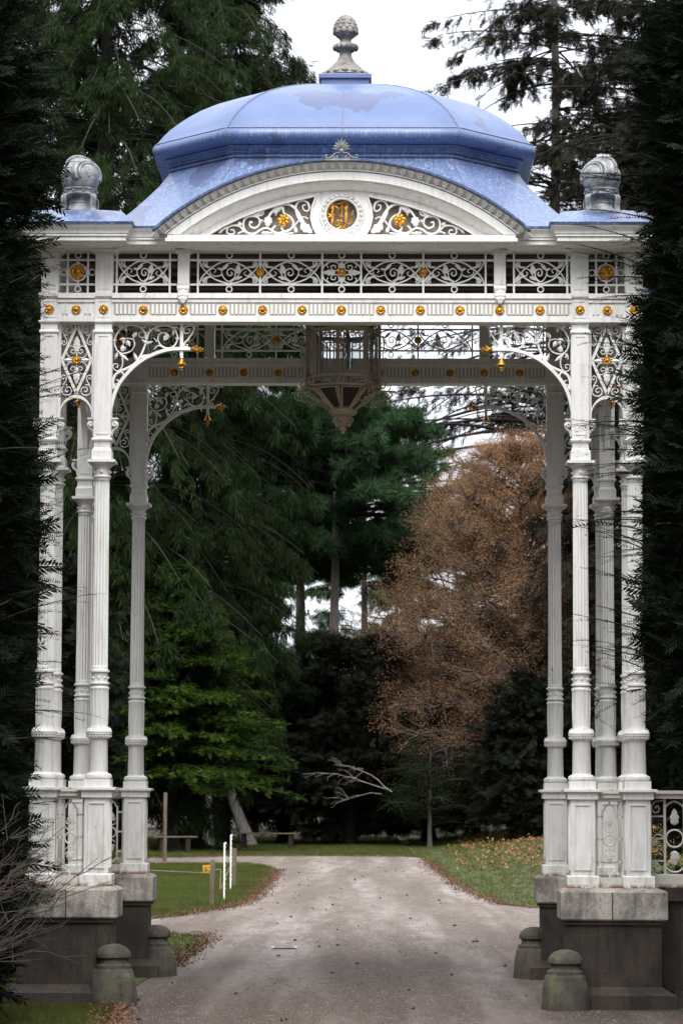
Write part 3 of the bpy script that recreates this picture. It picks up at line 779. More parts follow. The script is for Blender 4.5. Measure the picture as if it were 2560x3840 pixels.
# gilded monogram
KM = .12755/486.
TM = lambda p: (((1180+p[0]*.12755)-1284)/486.+.0, 6.485-((680+p[1]*.12755)-597)/476.)
m = MB()
MONO = [([(545,490),(545,700),(540,1150)],90),([(520,1130),(480,1190),(440,1222)],(70,30)),([(560,1130),(585,1175),(625,1195)],(60,16)),
 ([(500,500),(600,522),(720,510),(820,480),(920,465),(990,500),(1008,560),(960,585),(922,550),(950,528)],(46,22)),
 ([(950,600),(950,900),(950,1150)],90),([(935,1130),(885,1225),(820,1305),(740,1332),(690,1302),(705,1272)],(70,24)),([(970,1140),(990,1200),(1024,1242)],(60,30)),
 ([(1040,612),(900,612),(785,622),(732,670),(765,725),(818,705),(800,660),(778,682)],(30,22)),
 ([(722,690),(690,625),(605,588),(500,604),(435,665),(408,750),(435,830),(490,850)],(34,66)),([(410,755),(335,782),(300,742),(325,715),(340,735)],(30,18)),([(722,690),(660,735),(620,690),(648,660),(668,682)],(30,20)),
 ([(480,880),(540,832),(620,828),(682,862)],(34,20)),([(600,892),(700,875),(790,885),(810,950),(790,985)],(26,18)),([(800,860),(805,800),(775,782)],(28,12)),
 ([(520,870),(425,915),(383,1000),(402,1100),(465,1190),(565,1242),(680,1250),(770,1210),(825,1130),(800,1030),(730,998),(660,1030),(638,1092),(680,1152),(742,1140),(755,1090),(715,1078)],(70,24)),([(385,1000),(320,960),(292,985),(318,1010)],(26,16)),
 ([(1000,1108),(1055,1095),(1095,1040),(1110,960),(1112,880),(1135,790),(1172,706)],(26,52)),([(1115,900),(1060,895),(1020,860)],(26,12)),([(1110,1040),(1130,1080),(1160,1092)],(40,14)),([(1120,880),(1160,915),(1205,912)],(30,10))]
for pts, w in MONO: m.stroke([TM(p) for p in pts], (w[0]*KM,w[1]*KM) if isinstance(w,tuple) else w*KM, FY-.13, .014, sub=4)
a, b, c = TM((770,825)), TM((770,925)), TM((892,885)); m.loft([[(p[0],FY-.137,p[1]) for p in (a,b,c)],[(p[0],FY-.123,p[1]) for p in (a,b,c)]])
m.tube([(.002,FY-.13,5.958),(.002,FY-.13,6.208)],.003,5)
pbuild(m, 'monogram', GOLD, 45)
PS = [([(1250,580),(1210,500),(1150,400),(1080,365),(1000,390),(950,440),(933,470)],(28,20)),
 ([(1050,390),(1060,440),(1110,470),(1138,520),(1112,572),(1060,592),(1000,600),(955,575)],(20,16)),([(1060,510),(1040,558),(1068,588),(1102,570)],(26,14)),
 ([(960,582),(920,560),(870,572),(820,605),(760,600),(725,550),(735,490),(790,460),(850,480),(857,530),(820,560),(780,545),(780,510),(800,517)],(20,15)),
 ([(890,420),(882,450),(830,465),(770,466)],(16,12)),([(735,592),(690,545),(630,540),(598,560),(590,597),(620,612),(652,600),(640,575),(618,577)],(16,11)),([(600,552),(560,570),(525,602)],(18,10)),
 ([(1270,400),(1250,350),(1200,335),(1160,370),(1160,440),(1190,500),(1232,545)],(20,16)),([(1270,400),(1252,422),(1222,412),(1212,378),(1238,370)],(16,12)),
 ([(990,540),(960,580),(1000,610),(1140,600)],(18,12)),([(680,605),(720,590),(760,600)],(14,12)),([(1130,560),(1180,500),(1220,470),(1258,485)],(16,10))]
m = MB()
for sx in (1,-1):
    F = lambda p: (sx*TPd(p)[0], TPd(p)[1])
    for pts, w in PS: m.stroke([F(p) for p in pts], (w[0]*KX,w[1]*KX), FY-.135, .016, sub=4)
    for a, b, w in [((932,465),(922,552),75),((1195,530),(1295,600),80),((870,600),(972,602),30),((945,570),(992,612),26),((1160,600),(1150,545),34),((800,462),(893,418),34),((700,545),(685,508),40),((850,520),(890,490),30),((1050,380),(970,440),40),((1000,400),(990,465),30),((560,570),(520,605),26)]:
        m.leaf(F(a), F(b), w*KX, FY-.135, .016)
    h = [F(p) for p in [(425,630),(1335,624),(1300,560),(1280,480),(1290,390),(1322,300),(1150,338),(1000,377),(850,424),(700,480),(560,548)]]
    for i in range(len(h)): m.bar(h[i], h[(i+1)%len(h)], .011, FY-.155, .02)
pbuild(m, 'scrollwork', IRON, 40)
for sx in (1,-1):
    x, z = TPd((1055,500)); m = MB()
    for i in range(7):
        a = 2*PI*i/7+.3; m.ell((.03*math.cos(a),-.008,.03*math.sin(a)),(.024,.010,.017),10,6,Matrix.Rotation(-a,3,'Y'))
    m.ell((0,-.018,0),(.015,.012,.015),10,6); o = m.build('gold_flower', GOLD, ped, 50); o.location = Vector((sx*x,FY-.145,z))+PO
# palmette antefix on the crown of the arch
m = MB()
for i in range(9):
    a = (i-4)*.33; L = .105-.006*abs(i-4)
    m.leaf((math.sin(a)*.02,6.545+math.cos(a)*.02),(math.sin(a)*L*.9,6.545+math.cos(a)*L),.026,FY-.33,.012,1)
m.ell((0,FY-.33,6.545),(.022,.015,.022),10,6)
for s in (-1,1):
    m.stroke([(s*.01,6.53),(s*.05,6.525),(s*.065,6.50),(s*.045,6.487),(s*.03,6.50),(s*.045,6.507)],(.014,.010),FY-.33,.02)
    m.stroke([(s*.05,6.52),(s*.09,6.492),(s*.118,6.492),(s*.122,6.51),(s*.108,6.512)],(.012,.009),FY-.33,.02)
m.box(-.125,.125,FY-.35,FY-.31,6.468,6.486)
pbuild(m, 'antefix', LEAD, 45)

# ------------------------------------------------------------------ lantern
lan = empty('hanging_lantern', (-.01, YC, 4.593), 'large octagonal glazed iron lantern hanging under the middle of the pavilion roof', 'lantern')
LZ = 4.593; A0 = math.radians(-90-6.5)
def oct_(r, z, c=(0,0)): return [(r*math.cos(A0+PI/4*i), r*math.sin(A0+PI/4*i), z-LZ) for i in range(8)]
R8 = .309
m = MB()
for z, h, w in ((5.052,.022,.012),(4.977,.02,.014),(5.445,.024,.012),(5.53,.02,.014)):
    m.loft([oct_(R8+w,z-h/2),oct_(R8+w,z+h/2),oct_(R8-.02,z+h/2),oct_(R8-.02,z-h/2)], False, False)
    a = oct_(R8+w,z-h/2); b = oct_(R8-.02,z-h/2); 
for i in range(8):
    p = oct_(R8,5.0)[i]; m.tube([(p[0],p[1],4.97-LZ),(p[0],p[1],5.56-LZ)],.0125,6)
    q0 = oct_(R8,4.965)[i]; q1 = oct_(.105,4.80)[i]; m.tube([q0,q1],.013,6)
m.lathe([(.10,4.80-LZ),(.112,4.795-LZ),(.115,4.78-LZ),(.105,4.768-LZ),(.10,4.762-LZ),(.095,4.752-LZ),(.07,4.742-LZ),(.05,4.735-LZ),(.045,4.70-LZ),(.04,4.68-LZ)],24)
for i in range(16):
    a = 2*PI*i/16; m.ell((.104*math.cos(a),.104*math.sin(a),4.772-LZ),(.012,.012,.016),6,5)
m.loft([oct_(.33,5.54),oct_(.33,5.57),oct_(.20,5.66),oct_(.06,5.72),oct_(.015,5.74)])
m.tube([(0,0,5.73-LZ),(0,0,5.83-LZ)],.012,8)
fr = m.build('frame', LANT, lan, 40)
m = MB()
for i in range(8):                       # pane frames (double)
    for r, z0, z1, inset in ((R8,5.072,5.43,.02),(R8-.012,5.092,5.41,.045)):
        a = Vector(oct_(r,z0)[i]); b = Vector(oct_(r,z0)[(i+1)%8]); t = (b-a).normalized(); n = Vector((t.y,-t.x,0))
        a = a+t*inset; b = b-t*inset; up = Vector((0,0,z1-z0))
        for p, q in ((a,b),(a+up,b+up),(a,a+up),(b,b+up)): m.tube([p,q],.0062,5)
    a = Vector(oct_(R8,5.035)[i]); b = Vector(oct_(R8,5.035)[(i+1)%8]); t = (b-a).normalized()
    for zc in (5.012,5.49):                  # small rings in both friezes
        for k in (-1,0,1):
            c = (a+b)/2+t*k*.065; c.z = zc-LZ
            pts = [c+t*.021*math.cos(2*PI*j/14)+Vector((0,0,.021*math.sin(2*PI*j/14))) for j in range(15)]
            m.tube(pts,.0045,5)
            if k < 1: m.ell(tuple(c+t*.0325),(.006,.006,.006),6,5)
    a = Vector(oct_(R8-.012,4.958)[i]); b = Vector(oct_(R8-.012,4.958)[(i+1)%8]); c = Vector(oct_(.108,4.81)[i]); d = Vector(oct_(.108,4.81)[(i+1)%8])
    e = (b-a).normalized()
    m.tube([a+e*.03,b-e*.03,d-e*.008,c+e*.008,a+e*.03],.0085,5)
m.build('pane_frame', LANT, lan, 40)
m = MB()
for i in range(8):
    a = oct_(R8-.016,5.072)[i]; b = oct_(R8-.016,5.072)[(i+1)%8]; c = oct_(R8-.016,5.43)[(i+1)%8]; d = oct_(R8-.016,5.43)[i]
    m.add([a,b,c,d],[(0,1,2,3)])
g = m.build('glass', GLASS, lan, 0)
m = MB()
for i in range(8):
    a = oct_(R8-.02,4.958)[i]; b = oct_(R8-.02,4.958)[(i+1)%8]; c = oct_(.10,4.805)[(i+1)%8]; d = oct_(.10,4.805)[i]
    m.add([a,b,c,d],[(0,1,2,3)])
g = m.build('lower_glass', GLASS_D, lan, 0)
for i in range(8):                       # scrolled arms at the corners
    m = MB()
    a = A0+PI/4*i; cx, sx = math.cos(a), math.sin(a)
    def T(pts): return [(cx*r, sx*r, z-LZ) for r, z in smooth(pts,4)]
    m.tube(T([(.30,4.945),(.36,4.947),(.40,4.945),(.43,4.945)]),.008,5)
    m.tube(T([(.315,5.05),(.345,5.035),(.358,5.0),(.34,4.975),(.32,4.985),(.325,5.005),(.338,5.0)]),.007,5)
    m.tube(T([(.40,4.945),(.41,4.915),(.385,4.885),(.355,4.885),(.345,4.91),(.36,4.925),(.375,4.912)]),.0065,5)
    m.tube(T([(.355,4.885),(.32,4.865),(.30,4.88),(.29,4.86),(.25,4.845),(.235,4.86)]),.0065,5)
    m.tube(T([(.24,4.91),(.21,4.86),(.17,4.83),(.14,4.83),(.135,4.845)]),.0065,5)
    m.tube(T([(.385,4.95),(.40,4.985),(.385,5.0),(.37,4.985)]),.005,5)
    m.tube(T([(.335,5.06),(.345,5.16),(.332,5.26),(.345,5.34),(.33,5.42)]),.005,5)
    for k in range(4):
        z = 5.12+.075*k; m.tube(T([(.335,z),(.36,z+.01),(.362,z+.035),(.347,z+.035),(.345,z+.02)]),.004,5)
    m.ell((cx*.432,sx*.432,4.945-LZ),(.009,.009,.009),6,5)
    m.build('scroll_arm', LANT, lan, 40)
    m = MB(); m.tube(T([(.045,4.735),(.078,4.725),(.082,4.70),(.065,4.69),(.045,4.69),(.062,4.68),(.06,4.662),(.042,4.665)]),.007,5); m.build('foot_scroll', LANT, lan, 40)
m = MB(); m.lathe([(.04,.09),(.043,.083),(.04,.077),(.022,.07),(.02,.062),(.03,.052),(.033,.042),(.028,.032),(.014,.026),(.012,.022),(.016,.014),(.012,.004),(.003,0)],20)
m.build('finial', mat_paint('lantern_finial_paint',(.45,.33,.2),.6,.45), lan, 50)

# ------------------------------------------------------------------ helmet ornaments on the corner roofs
def helmet(name, x, sgn, label):
    r = empty(name, (x, .2, 6.149), label, 'ornament', 'knight helmets on the corner roofs')
    m = MB()
    m.lathe([(.155,0),(.158,.012),(.13,.022),(.122,.03),(.118,.036),(.092,.055),(.084,.075),(.083,.085),(.088,.09),(.088,.098),(.082,.103),(.08,.135),(.10,.146),(.13,.15),(.136,.158),(.13,.165),(.126,.167),(.128,.188),(.136,.192),(.138,.20),(.13,.207),(.11,.21)],32)
    base = m.build('base', LEAD, r, 40)
    for i in range(10):
        a = 2*PI*i/10; q = MB()
    q = MB()
    for i in range(10):
        a = 2*PI*i/10; q.ell((.13*math.cos(a),.13*math.sin(a),.178),(.012,.012,.009),8,6)
    q.build('stud', LEAD, base, 40)
    # straps: a scrolled ribbon on four sides
    for i in range(4):
        a = PI/4+PI/2*i; q = MB(); ca, sa = math.cos(a), math.sin(a)
        P = smooth([(.112,.145),(.145,.15),(.165,.13),(.165,.09),(.158,.055),(.165,.02),(.185,.004),(.225,-.008),(.248,-.028),(.25,-.008),(.236,.006),(.226,-.006)],5) if i in ((2,) if sgn < 0 else (3,)) or i in ((3,) if sgn<0 else (2,)) else smooth([(.112,.145),(.145,.15),(.165,.13),(.165,.09),(.158,.05),(.165,.015),(.17,.004)],5)
        w = .028
        rings = []
        for k,(rr,z) in enumerate(P):
            b0 = Vector((rr*ca,rr*sa,z)); s = Vector((-sa,ca,0))*w
            t = Vector((P[min(k+1,len(P)-1)][0]-P[max(k-1,0)][0],P[min(k+1,len(P)-1)][1]-P[max(k-1,0)][1])).normalized(); n = Vector((-t.y*ca,-t.y*sa,t.x))*.004
            rings.append([tuple(b0-s-n),tuple(b0+s-n),tuple(b0+s+n),tuple(b0-s+n)])
        q.loft(rings)
        for s in (-1,1):
            pts = [(ca*(.13+.0)+-sa*s*w+ca*.028*math.cos(t), sa*.13+ca*s*w+sa*.028*math.cos(t), .125+.028*math.sin(t)) for t in [PI*.5-k*.5 for k in range(14)]]
        q.build('strap', LEAD, r, 40)
    # skull with concentric visor bands and a beaded crest, face turned inward to the drive
    C = Vector((0,0,.312)); E_ = Vector((.153,.153,.123))
    p = Vector((-.74*sgn,-.66,.06)).normalized(); u = Vector((0,0,1)); u = (u-p*u.dot(p)).normalized(); w_ = p.cross(u)
    def S(al, ph, k=1.0):
        d = p*math.cos(al)+(u*math.cos(ph)+w_*math.sin(ph))*math.sin(al)
        return C+Vector((d.x*E_.x,d.y*E_.y,d.z*E_.z))*k
    m = MB(); m.ell(tuple(C),tuple(E_),40,26); m.lathe([(.118,.205),(.128,.212),(.14,.24),(.152,.28),(.150,.31),(.14,.35)],40)
    sk = m.build('skull', LEAD, r, 60)
    m = MB()
    for al, rad in ((.78,.011),(1.0,.021),(1.14,.014)):
        m.tube([tuple(S(al, -2.0+4.0*j/32, 1.01)) for j in range(33)], rad, 7)
    m.ell(tuple(S(.35,2.2,1.0)),(.010,.010,.010),8,6)
    m.build('visor_band', LEAD, sk, 60)
    m = MB(); rings = []
    for j in range(33):
        ph = -1.75+3.5*j/32; h = 1+.25*math.sin(PI*j/32)**.45
        rings.append([tuple(S(1.24,ph,1.0)),tuple(S(1.40,ph,h)),tuple(S(1.52,ph,h)),tuple(S(1.70,ph,1.0))])
    m.loft(rings)
    for j in range(24):
        ph = -1.5+3.0*j/23; h = 1+.25*math.sin(PI*(ph+1.75)/3.5)**.45
        m.ell(tuple(S(1.46,ph,h+.03)),(.015,.015,.015),8,6)
    m.build('crest', LEAD, sk, 60)
    return r
helmet('helmet_ornament', -2.075, -1, 'grey metal knight helmet ornament on the left corner roof, beside the dark drooping conifer')
helmet('helmet_ornament', 2.045, 1, 'grey metal knight helmet ornament on the right corner roof, its crest crossed by yew twigs')

# ------------------------------------------------------------------ guard stones
def guard(x, y, label, chip=0, rot=0, zoff=0):
    m = MB()
    rs = random.Random(int(x*100+y*10))
    def jag(r, z, a):
        k = 1+.02*math.sin(3*a+z*20)+.012*math.sin(7*a+rot+z*31)
        if chip and z > .22: k -= chip*max(0,math.sin(a+rot)*.6+.4*math.sin(3*a+rot+8*z))*(.5+z)
        if z < .25: return r*k
        return r*k
    m.lathe([(.182,-.06),(.184,.02),(.18,.08),(.17,.16),(.163,.205),(.158,.215),(.156,.235),(.148,.255),(.139,.262),(.139,.288),(.124,.292),(.114,.302),(.108,.315),(.108,.336),(.122,.340),(.131,.348),(.131,.372),(.127,.382),(.112,.408),(.085,.43),(.045,.444),(.01,.448)],40,fl=jag)
    o = m.build('guard_stone', STONE_GUARD, None, 40, (x,y,zoff))
    tag(o, label, 'guard stone', 'guard stones at the feet of the plinths')
    return o
guard(-1.70,-.20,'chipped domed guard stone standing in the grass before the front left plinth',.22,2.6,.02)
guard(1.70,-.33,'intact mossy guard stone with smooth dome before the front right plinth')
guard(-1.66,3.28,'broken guard stone with jagged pale top at the back left plinth',.5,.3)
guard(1.66,3.25,'guard stone half hidden behind the front right plinth, beside the gravel lane',.06,1)

# ------------------------------------------------------------------ balustrade running off to the right
bal = empty('balustrade', (3.9, .12, 0), 'white cast iron balustrade on a stone wall right of the pavilion', 'balustrade')
RAILP = mat_paint('railing_paint', (.50,.47,.43), .9)
BX = lambda x: x-3.9
m = MB()
m.box(BX(2.38),BX(5.6),-.05,.05,1.575,1.612); m.box(BX(2.38),BX(5.6),-.07,.07,1.6125,1.637)
m.box(BX(2.38),BX(5.6),-.05,.05,.90,.985); m.box(BX(2.38),BX(5.6),-.03,.03,.9855,1.0)
m.build('rail', RAILP, bal, 0)
for k in range(4):
    m = MB(); x0 = BX(2.46+.75*k)
    for s in range(2):
        xc = x0+.11+.36*s
        for dx in (-.075,.075): m.box(xc+dx-.009,xc+dx+.009,-.011,.011,1.0,1.575)
        m.torus((xc,0,1.27),.066,.008,'y',24,6)
        m.leaf((xc,1.37),(xc,1.50),.075,0,.016); m.leaf((xc,1.18),(xc,1.06),.075,0,.016)
        m.stroke([(xc-.075,1.50),(xc-.05,1.53),(xc,1.555),(xc+.05,1.53),(xc+.075,1.50)],.016,0,.018)
        m.stroke([(xc-.075,1.06),(xc-.04,1.025),(xc,1.015),(xc+.04,1.025),(xc+.075,1.06)],.016,0,.018)
        for sg in (-1,1):
            for zc, q in ((1.50,1),(1.05,-1)):
                m.stroke([(xc+sg*.085,zc+q*.06),(xc+sg*.15,zc+q*.05),(xc+sg*.175,zc),(xc+sg*.145,zc-q*.035),(xc+sg*.115,zc-q*.01),(xc+sg*.13,zc+q*.02),(xc+sg*.148,zc)],.012,0,.016,sub=4)
            m.stroke([(xc+sg*.075,1.27),(xc+sg*.11,1.30),(xc+sg*.15,1.29),(xc+sg*.165,1.25),(xc+sg*.135,1.24)],.011,0,.016,sub=4)
            for z in (1.44,1.27,1.10): m.box(min(xc+sg*.084,xc+sg*.18),max(xc+sg*.084,xc+sg*.18),-.007,.007,z-.006,z+.006)
        m.box(xc+.18-.008,xc+.18+.008,-.010,.010,1.0,1.575)
    m.build('iron_panel', RAILP, bal, 40)
m = MB(); m.box(BX(2.44),BX(5.6),-.13,.13,.12,.80); m.box(BX(2.485),BX(5.6),-.17,.17,.801,.899); m.box(BX(2.54),BX(5.6),-.18,.18,-.05,.12)
m.build('stone_base', STONE_BODY, bal, 0)

# ------------------------------------------------------------------ ground
def mat_gravel():
    m, nt, b = new_mat('gravel')
    p = pos(nt)
    big = noise(nt, pos(nt,(1,.05,1)), 1.25, 5, .55); mid = noise(nt, pos(nt,(1,.16,1)), 4, 5, .65); fine = noise(nt, p, 90, 6, .8)
    v = N(nt,'ShaderNodeTexVoronoi',Scale=70.); nt.links.new(p, v.inputs['Vector'])
    c = ramp(nt, big, [(.38,(.12,.094,.082)),(.5,(.20,.162,.140)),(.62,(.335,.295,.275))])
    c = mix(nt, ramp(nt, mid, [(.42,g3(0)),(.62,g3(.7))]), c, (.115,.086,.066))
    c = mix(nt, ramp(nt, noise(nt, pos(nt,(1,.3,1)), 10, 5, .7), [(.36,g3(.55)),(.48,g3(0)),(.55,g3(0)),(.68,g3(.5))]), c, mix(nt, ramp(nt, noise(nt, pos(nt,(1,.3,1)), 10, 5, .7), [(.45,g3(0)),(.55,g3(1))]), (.10,.076,.06), (.40,.36,.335)))
    c = mix(nt, ramp(nt, noise(nt, p, 26, 6, .75), [(.38,g3(.6)),(.5,g3(0)),(.56,g3(0)),(.7,g3(.45))]), c, mix(nt, ramp(nt, noise(nt, p, 26, 6, .75), [(.45,g3(0)),(.55,g3(1))]), (.10,.078,.064), (.36,.325,.305)))
    c = mix(nt, ramp(nt, fine, [(.36,g3(.75)),(.5,g3(0))]), c, (.09,.07,.058))
    c = mix(nt, ramp(nt, fine, [(.60,g3(0)),(.72,g3(.8))]), c, (.46,.43,.41))
    sp = N(nt,'ShaderNodeSeparateXYZ'); nt.links.new(p, sp.inputs[0])      # gravel tinted darker and browner towards the near end
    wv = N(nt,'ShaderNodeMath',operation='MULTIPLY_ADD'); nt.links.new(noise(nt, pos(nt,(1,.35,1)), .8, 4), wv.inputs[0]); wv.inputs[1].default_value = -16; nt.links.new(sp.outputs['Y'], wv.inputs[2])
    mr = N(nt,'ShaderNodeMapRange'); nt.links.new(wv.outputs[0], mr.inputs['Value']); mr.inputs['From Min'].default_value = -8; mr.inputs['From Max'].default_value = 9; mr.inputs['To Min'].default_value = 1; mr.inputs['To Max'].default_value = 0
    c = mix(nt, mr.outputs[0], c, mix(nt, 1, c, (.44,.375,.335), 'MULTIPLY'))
    nt.links.new(c, b.inputs['Base Color']); nt.links.new(ramp(nt, big, [(.45,g3(.95)),(.66,g3(.55))]), b.inputs['Roughness'])
    bump(nt, b, mix(nt,.5,fine,v.outputs['Distance']), .6, .03)
    return m
def mat_ground(name, a, bcol, c2, sc=1.3):
    m, nt, b = new_mat(name)
    f = noise(nt, pos(nt), sc, 6, .65); f2 = noise(nt, pos(nt,(1,.5,1)), 14, 5, .7)
    c = ramp(nt, f, [(.32,a),(.5,bcol),(.68,c2)])
    c = mix(nt, ramp(nt, f2, [(.4,g3(.55)),(.6,g3(0))]), c, tuple(x*.45 for x in a))
    nt.links.new(c, b.inputs['Base Color']); b.inputs['Roughness'].default_value = .95
    bump(nt, b, f2, .6, .05)
    return m
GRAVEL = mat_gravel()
LAWN = mat_ground('lawn_grass', (.045,.05,.016), (.06,.082,.016), (.10,.10,.03))
FOREST = mat_ground('forest_floor', (.03,.024,.014), (.05,.038,.02), (.05,.055,.02))
def sheet(name, poly, z, mat):
    m = MB(); m.add([(x,y,z) for x,y in poly],[tuple(range(len(poly)))])
    o = m.build(name, mat, None, 0); tag(o, kind='structure'); return o
def bank(x, y): 
    """gentle rise of the lawn right of the drive"""
    if x < 1.8 or y < 24: return 0
    return min(.9, (x-1.8)*.11)*min(1,(y-24)/30)
m = MB(); nx, ny = 60, 60; xs = np.concatenate([np.linspace(-400,-14,8),np.linspace(-12,24,44),np.linspace(28,400,8)]); ys_ = np.concatenate([np.linspace(-90,0,8),np.linspace(4,120,44),np.linspace(140,600,8)])
vs = [(float(x),float(y),bank(x,y)*(1 if x < 24 else 1)) for y in ys_ for x in xs]
m.add(vs,[(j*nx+i,j*nx+i+1,(j+1)*nx+i+1,(j+1)*nx+i) for j in range(ny-1) for i in range(nx-1)])
g = m.build('ground', FOREST, None, 60); tag(g, kind='structure')
drive = [(-1.5,-60),(-1.5,-1.9),(-1.58,-.7),(-1.72,-.1),(-1.7,2.6),(-1.58,4.4),(-1.56,6.5),(-1.54,8.9),(-1.68,10.3),(-2.35,11.3),(-4,11.9),(-25,13.5),(-25,16.5),(-4.2,14.6),(-2.6,14.25),(-2.28,15.3),(-1.78,18.1),(-1.62,21),(-1.66,25.3),(-1.75,31),(-1.88,37.2),(-2.2,40.5),(-2.7,42.5),(-3.7,42.4),(-4.9,42.1),(-30,38),(-30,44.5),(-5.4,47.6),(-3.2,50),(-.8,50.6),(.9,50.2),(1.35,48.6),(1.42,44),(1.48,37.7),(1.70,25.7),(2.02,19.4),(2.5,18.2),(20,17.2),(20,11),(4,9.5),(2.2,6.5),(1.75,4),(1.72,0),(1.72,-.45),(3.0,-.62),(20,-.8),(20,-60)]
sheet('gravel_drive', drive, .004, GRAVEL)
LAWNZ = .008
isl = [(-2.62,14.3),(-2.28,15.35),(-1.80,18.1),(-1.64,21),(-1.68,25.3),(-1.77,31),(-1.90,37.2),(-2.22,40.4),(-2.72,42.4),(-3.7,42.3),(-4.9,42.0),(-29,37.9),(-29,16.6),(-4.2,14.65)]
sheet('lawn', isl, LAWNZ, LAWN)
sheet('lawn', [(-1.52,-60),(-1.52,-1.9),(-1.60,-.7),(-1.74,-.1),(-1.72,2.6),(-1.60,4.4),(-1.58,6.5),(-1.56,8.9),(-1.70,10.28),(-2.35,11.25),(-4,11.85),(-24.9,13.4),(-24.9,-60)], .0065, LAWN)
sheet('lawn', [(-30,44.6),(-5.4,47.7),(-3.2,50.1),(-.8,50.7),(.9,50.3),(1.3,52),(.6,80),(-30,84)], LAWNZ, LAWN)
def lawn_right():
    m = MB(); left = [(1.44,46),(1.5,37.7),(1.72,25.7),(2.04,19.4),(2.55,18.3)]
    ysr = np.linspace(18.4,84,34); nxr = 16; vs = []
    for y in ysr:
        if y > 46: xl = 1.30-(y-46)*.02
        else: xl = np.interp(y,[18.3,19.4,25.7,37.7,46],[2.55,2.04,1.72,1.5,1.42])
        for i in range(nxr):
            x = xl+(15-xl)*i/(nxr-1); vs.append((float(x),float(y),bank(x,y)+LAWNZ+(.006 if i else 0)))
    m.add(vs,[(j*nxr+i,j*nxr+i+1,(j+1)*nxr+i+1,(j+1)*nxr+i) for j in range(33) for i in range(nxr-1)])
    o = m.build('lawn', LAWN, None, 60); tag(o, kind='structure')
lawn_right()

# ------------------------------------------------------------------ numpy scatter for leaves, blades, stones
def np_mesh(name, V, T, mat, parent=None, mat2=None, split=0):
    me = bpy.data.meshes.new(name); nv, nt_ = len(V), len(T)
    me.vertices.add(nv); me.vertices.foreach_set('co', np.ascontiguousarray(V,dtype=np.float32).ravel())
    me.loops.add(nt_*3); me.loops.foreach_set('vertex_index', np.ascontiguousarray(T,dtype=np.int32).ravel())
    me.polygons.add(nt_); me.polygons.foreach_set('loop_start', np.arange(0,nt_*3,3,dtype=np.int32))
    try: me.polygons.foreach_set('loop_total', np.full(nt_,3,dtype=np.int32))
    except Exception: pass
    me.update(calc_edges=True); me.materials.append(mat)
    if mat2 is not None:
        me.materials.append(mat2); me.polygons.foreach_set('material_index', (np.arange(nt_) >= split).astype(np.int32))
    o = bpy.data.objects.new(name, me); COL.objects.link(o)
    if parent: o.parent = parent
    return o
def nrm(v): return v/np.maximum(np.linalg.norm(v,axis=-1,keepdims=True),1e-9)
def frames(d, up=None, roll=None):
    d = nrm(d); k = len(d)
    u = np.tile(np.array([0,0,1.]),(k,1)) if up is None else up
    bad = np.abs((d*u).sum(1)) > .98; u = u.copy(); u[bad] = [1,0,0]
    s = nrm(np.cross(u,d)); w = np.cross(d,s)
    if roll is not None:
        c, sn = np.cos(roll)[:,None], np.sin(roll)[:,None]; s, w = s*c+w*sn, w*c-s*sn
    return np.stack([d,s,w],axis=2)
def scatter(templates, P, D, S, roll=None, up=None):
    """templates [(V,T)], axis +X along D"""
    F = frames(D, up, roll); n = len(P); pick = RNG.integers(0,len(templates),n); Vs=[]; Ts=[]; off=0
    S = np.asarray(S); S3 = S[:,None] if S.ndim == 1 else S
    for k,(tv,tt) in enumerate(templates):
        idx = np.where(pick==k)[0]
        if len(idx)==0: continue
        L = tv[None]*S3[idx][:,None,:] if S3.shape[1]>1 else tv[None]*S3[idx][:,None,:]
        W = np.einsum('nij,nvj->nvi',F[idx],L)+P[idx][:,None,:]
        Vs.append(W.reshape(-1,3)); m_ = len(tv)
        Ts.append((tt[None]+(np.arange(len(idx))*m_)[:,None,None]+off).reshape(-1,3)); off += len(idx)*m_
    return np.concatenate(Vs), np.concatenate(Ts)
class TB_:
    """template builder: thin triangles"""
    def __init__(s): s.v=[]; s.t=[]
    def tri(s,a,b,c): o=len(s.v); s.v+= [a,b,c]; s.t.append((o,o+1,o+2))
    def needle(s,a,b,w,axis=None):
        a=np.array(a,float); b=np.array(b,float); d=b-a; n=np.cross(d,[0,0,1.] if axis is None else axis); n=n/(np.linalg.norm(n)+1e-9)*w/2
        s.tri(a+n,a-n,b)
    def quad(s,a,b,w,axis=None):
        a=np.array(a,float); b=np.array(b,float); d=b-a; n=np.cross(d,[0,0,1.] if axis is None else axis); n=n/(np.linalg.norm(n)+1e-9)*w/2
        m=(a+b)/2; s.tri(a,m-n,b); s.tri(a,b,m+n)
    def get(s): return np.array(s.v,float), np.array(s.t,int)
def t_spray(n=6, wid=.09, seed=0, droop=.12, side=.45):
    r = np.random.default_rng(seed); t = TB_(); t.quad((0,0,0),(1,0,-droop),wid)
    for i in range(n):
        x = .1+.8*i/n; l = side*(1-x*.55)*r.uniform(.75,1.15)
        for s in (-1,1):
            t.quad((x,0,-droop*x*x),(x+l*.72,s*l*.72,-droop*x*x-l*r.uniform(.0,.35)),wid*r.uniform(.8,1.2),(r.normal(0,.35),r.normal(0,.35),1))
    return t.get()
def t_hang(n=9, seed=0, wid=.07):
    r = np.random.default_rng(seed); t = TB_()
    for i in range(n):
        a = r.uniform(0,2*PI); x0 = r.uniform(0,.45); rr = r.uniform(.03,.26); x1 = x0+r.uniform(.35,.6)
        t.quad((x0,rr*.3*math.cos(a),rr*.3*math.sin(a)),(x1,rr*math.cos(a),rr*math.sin(a)),wid*r.uniform(.7,1.3),(0,math.cos(a+1.5),math.sin(a+1.5)))
    return t.get()
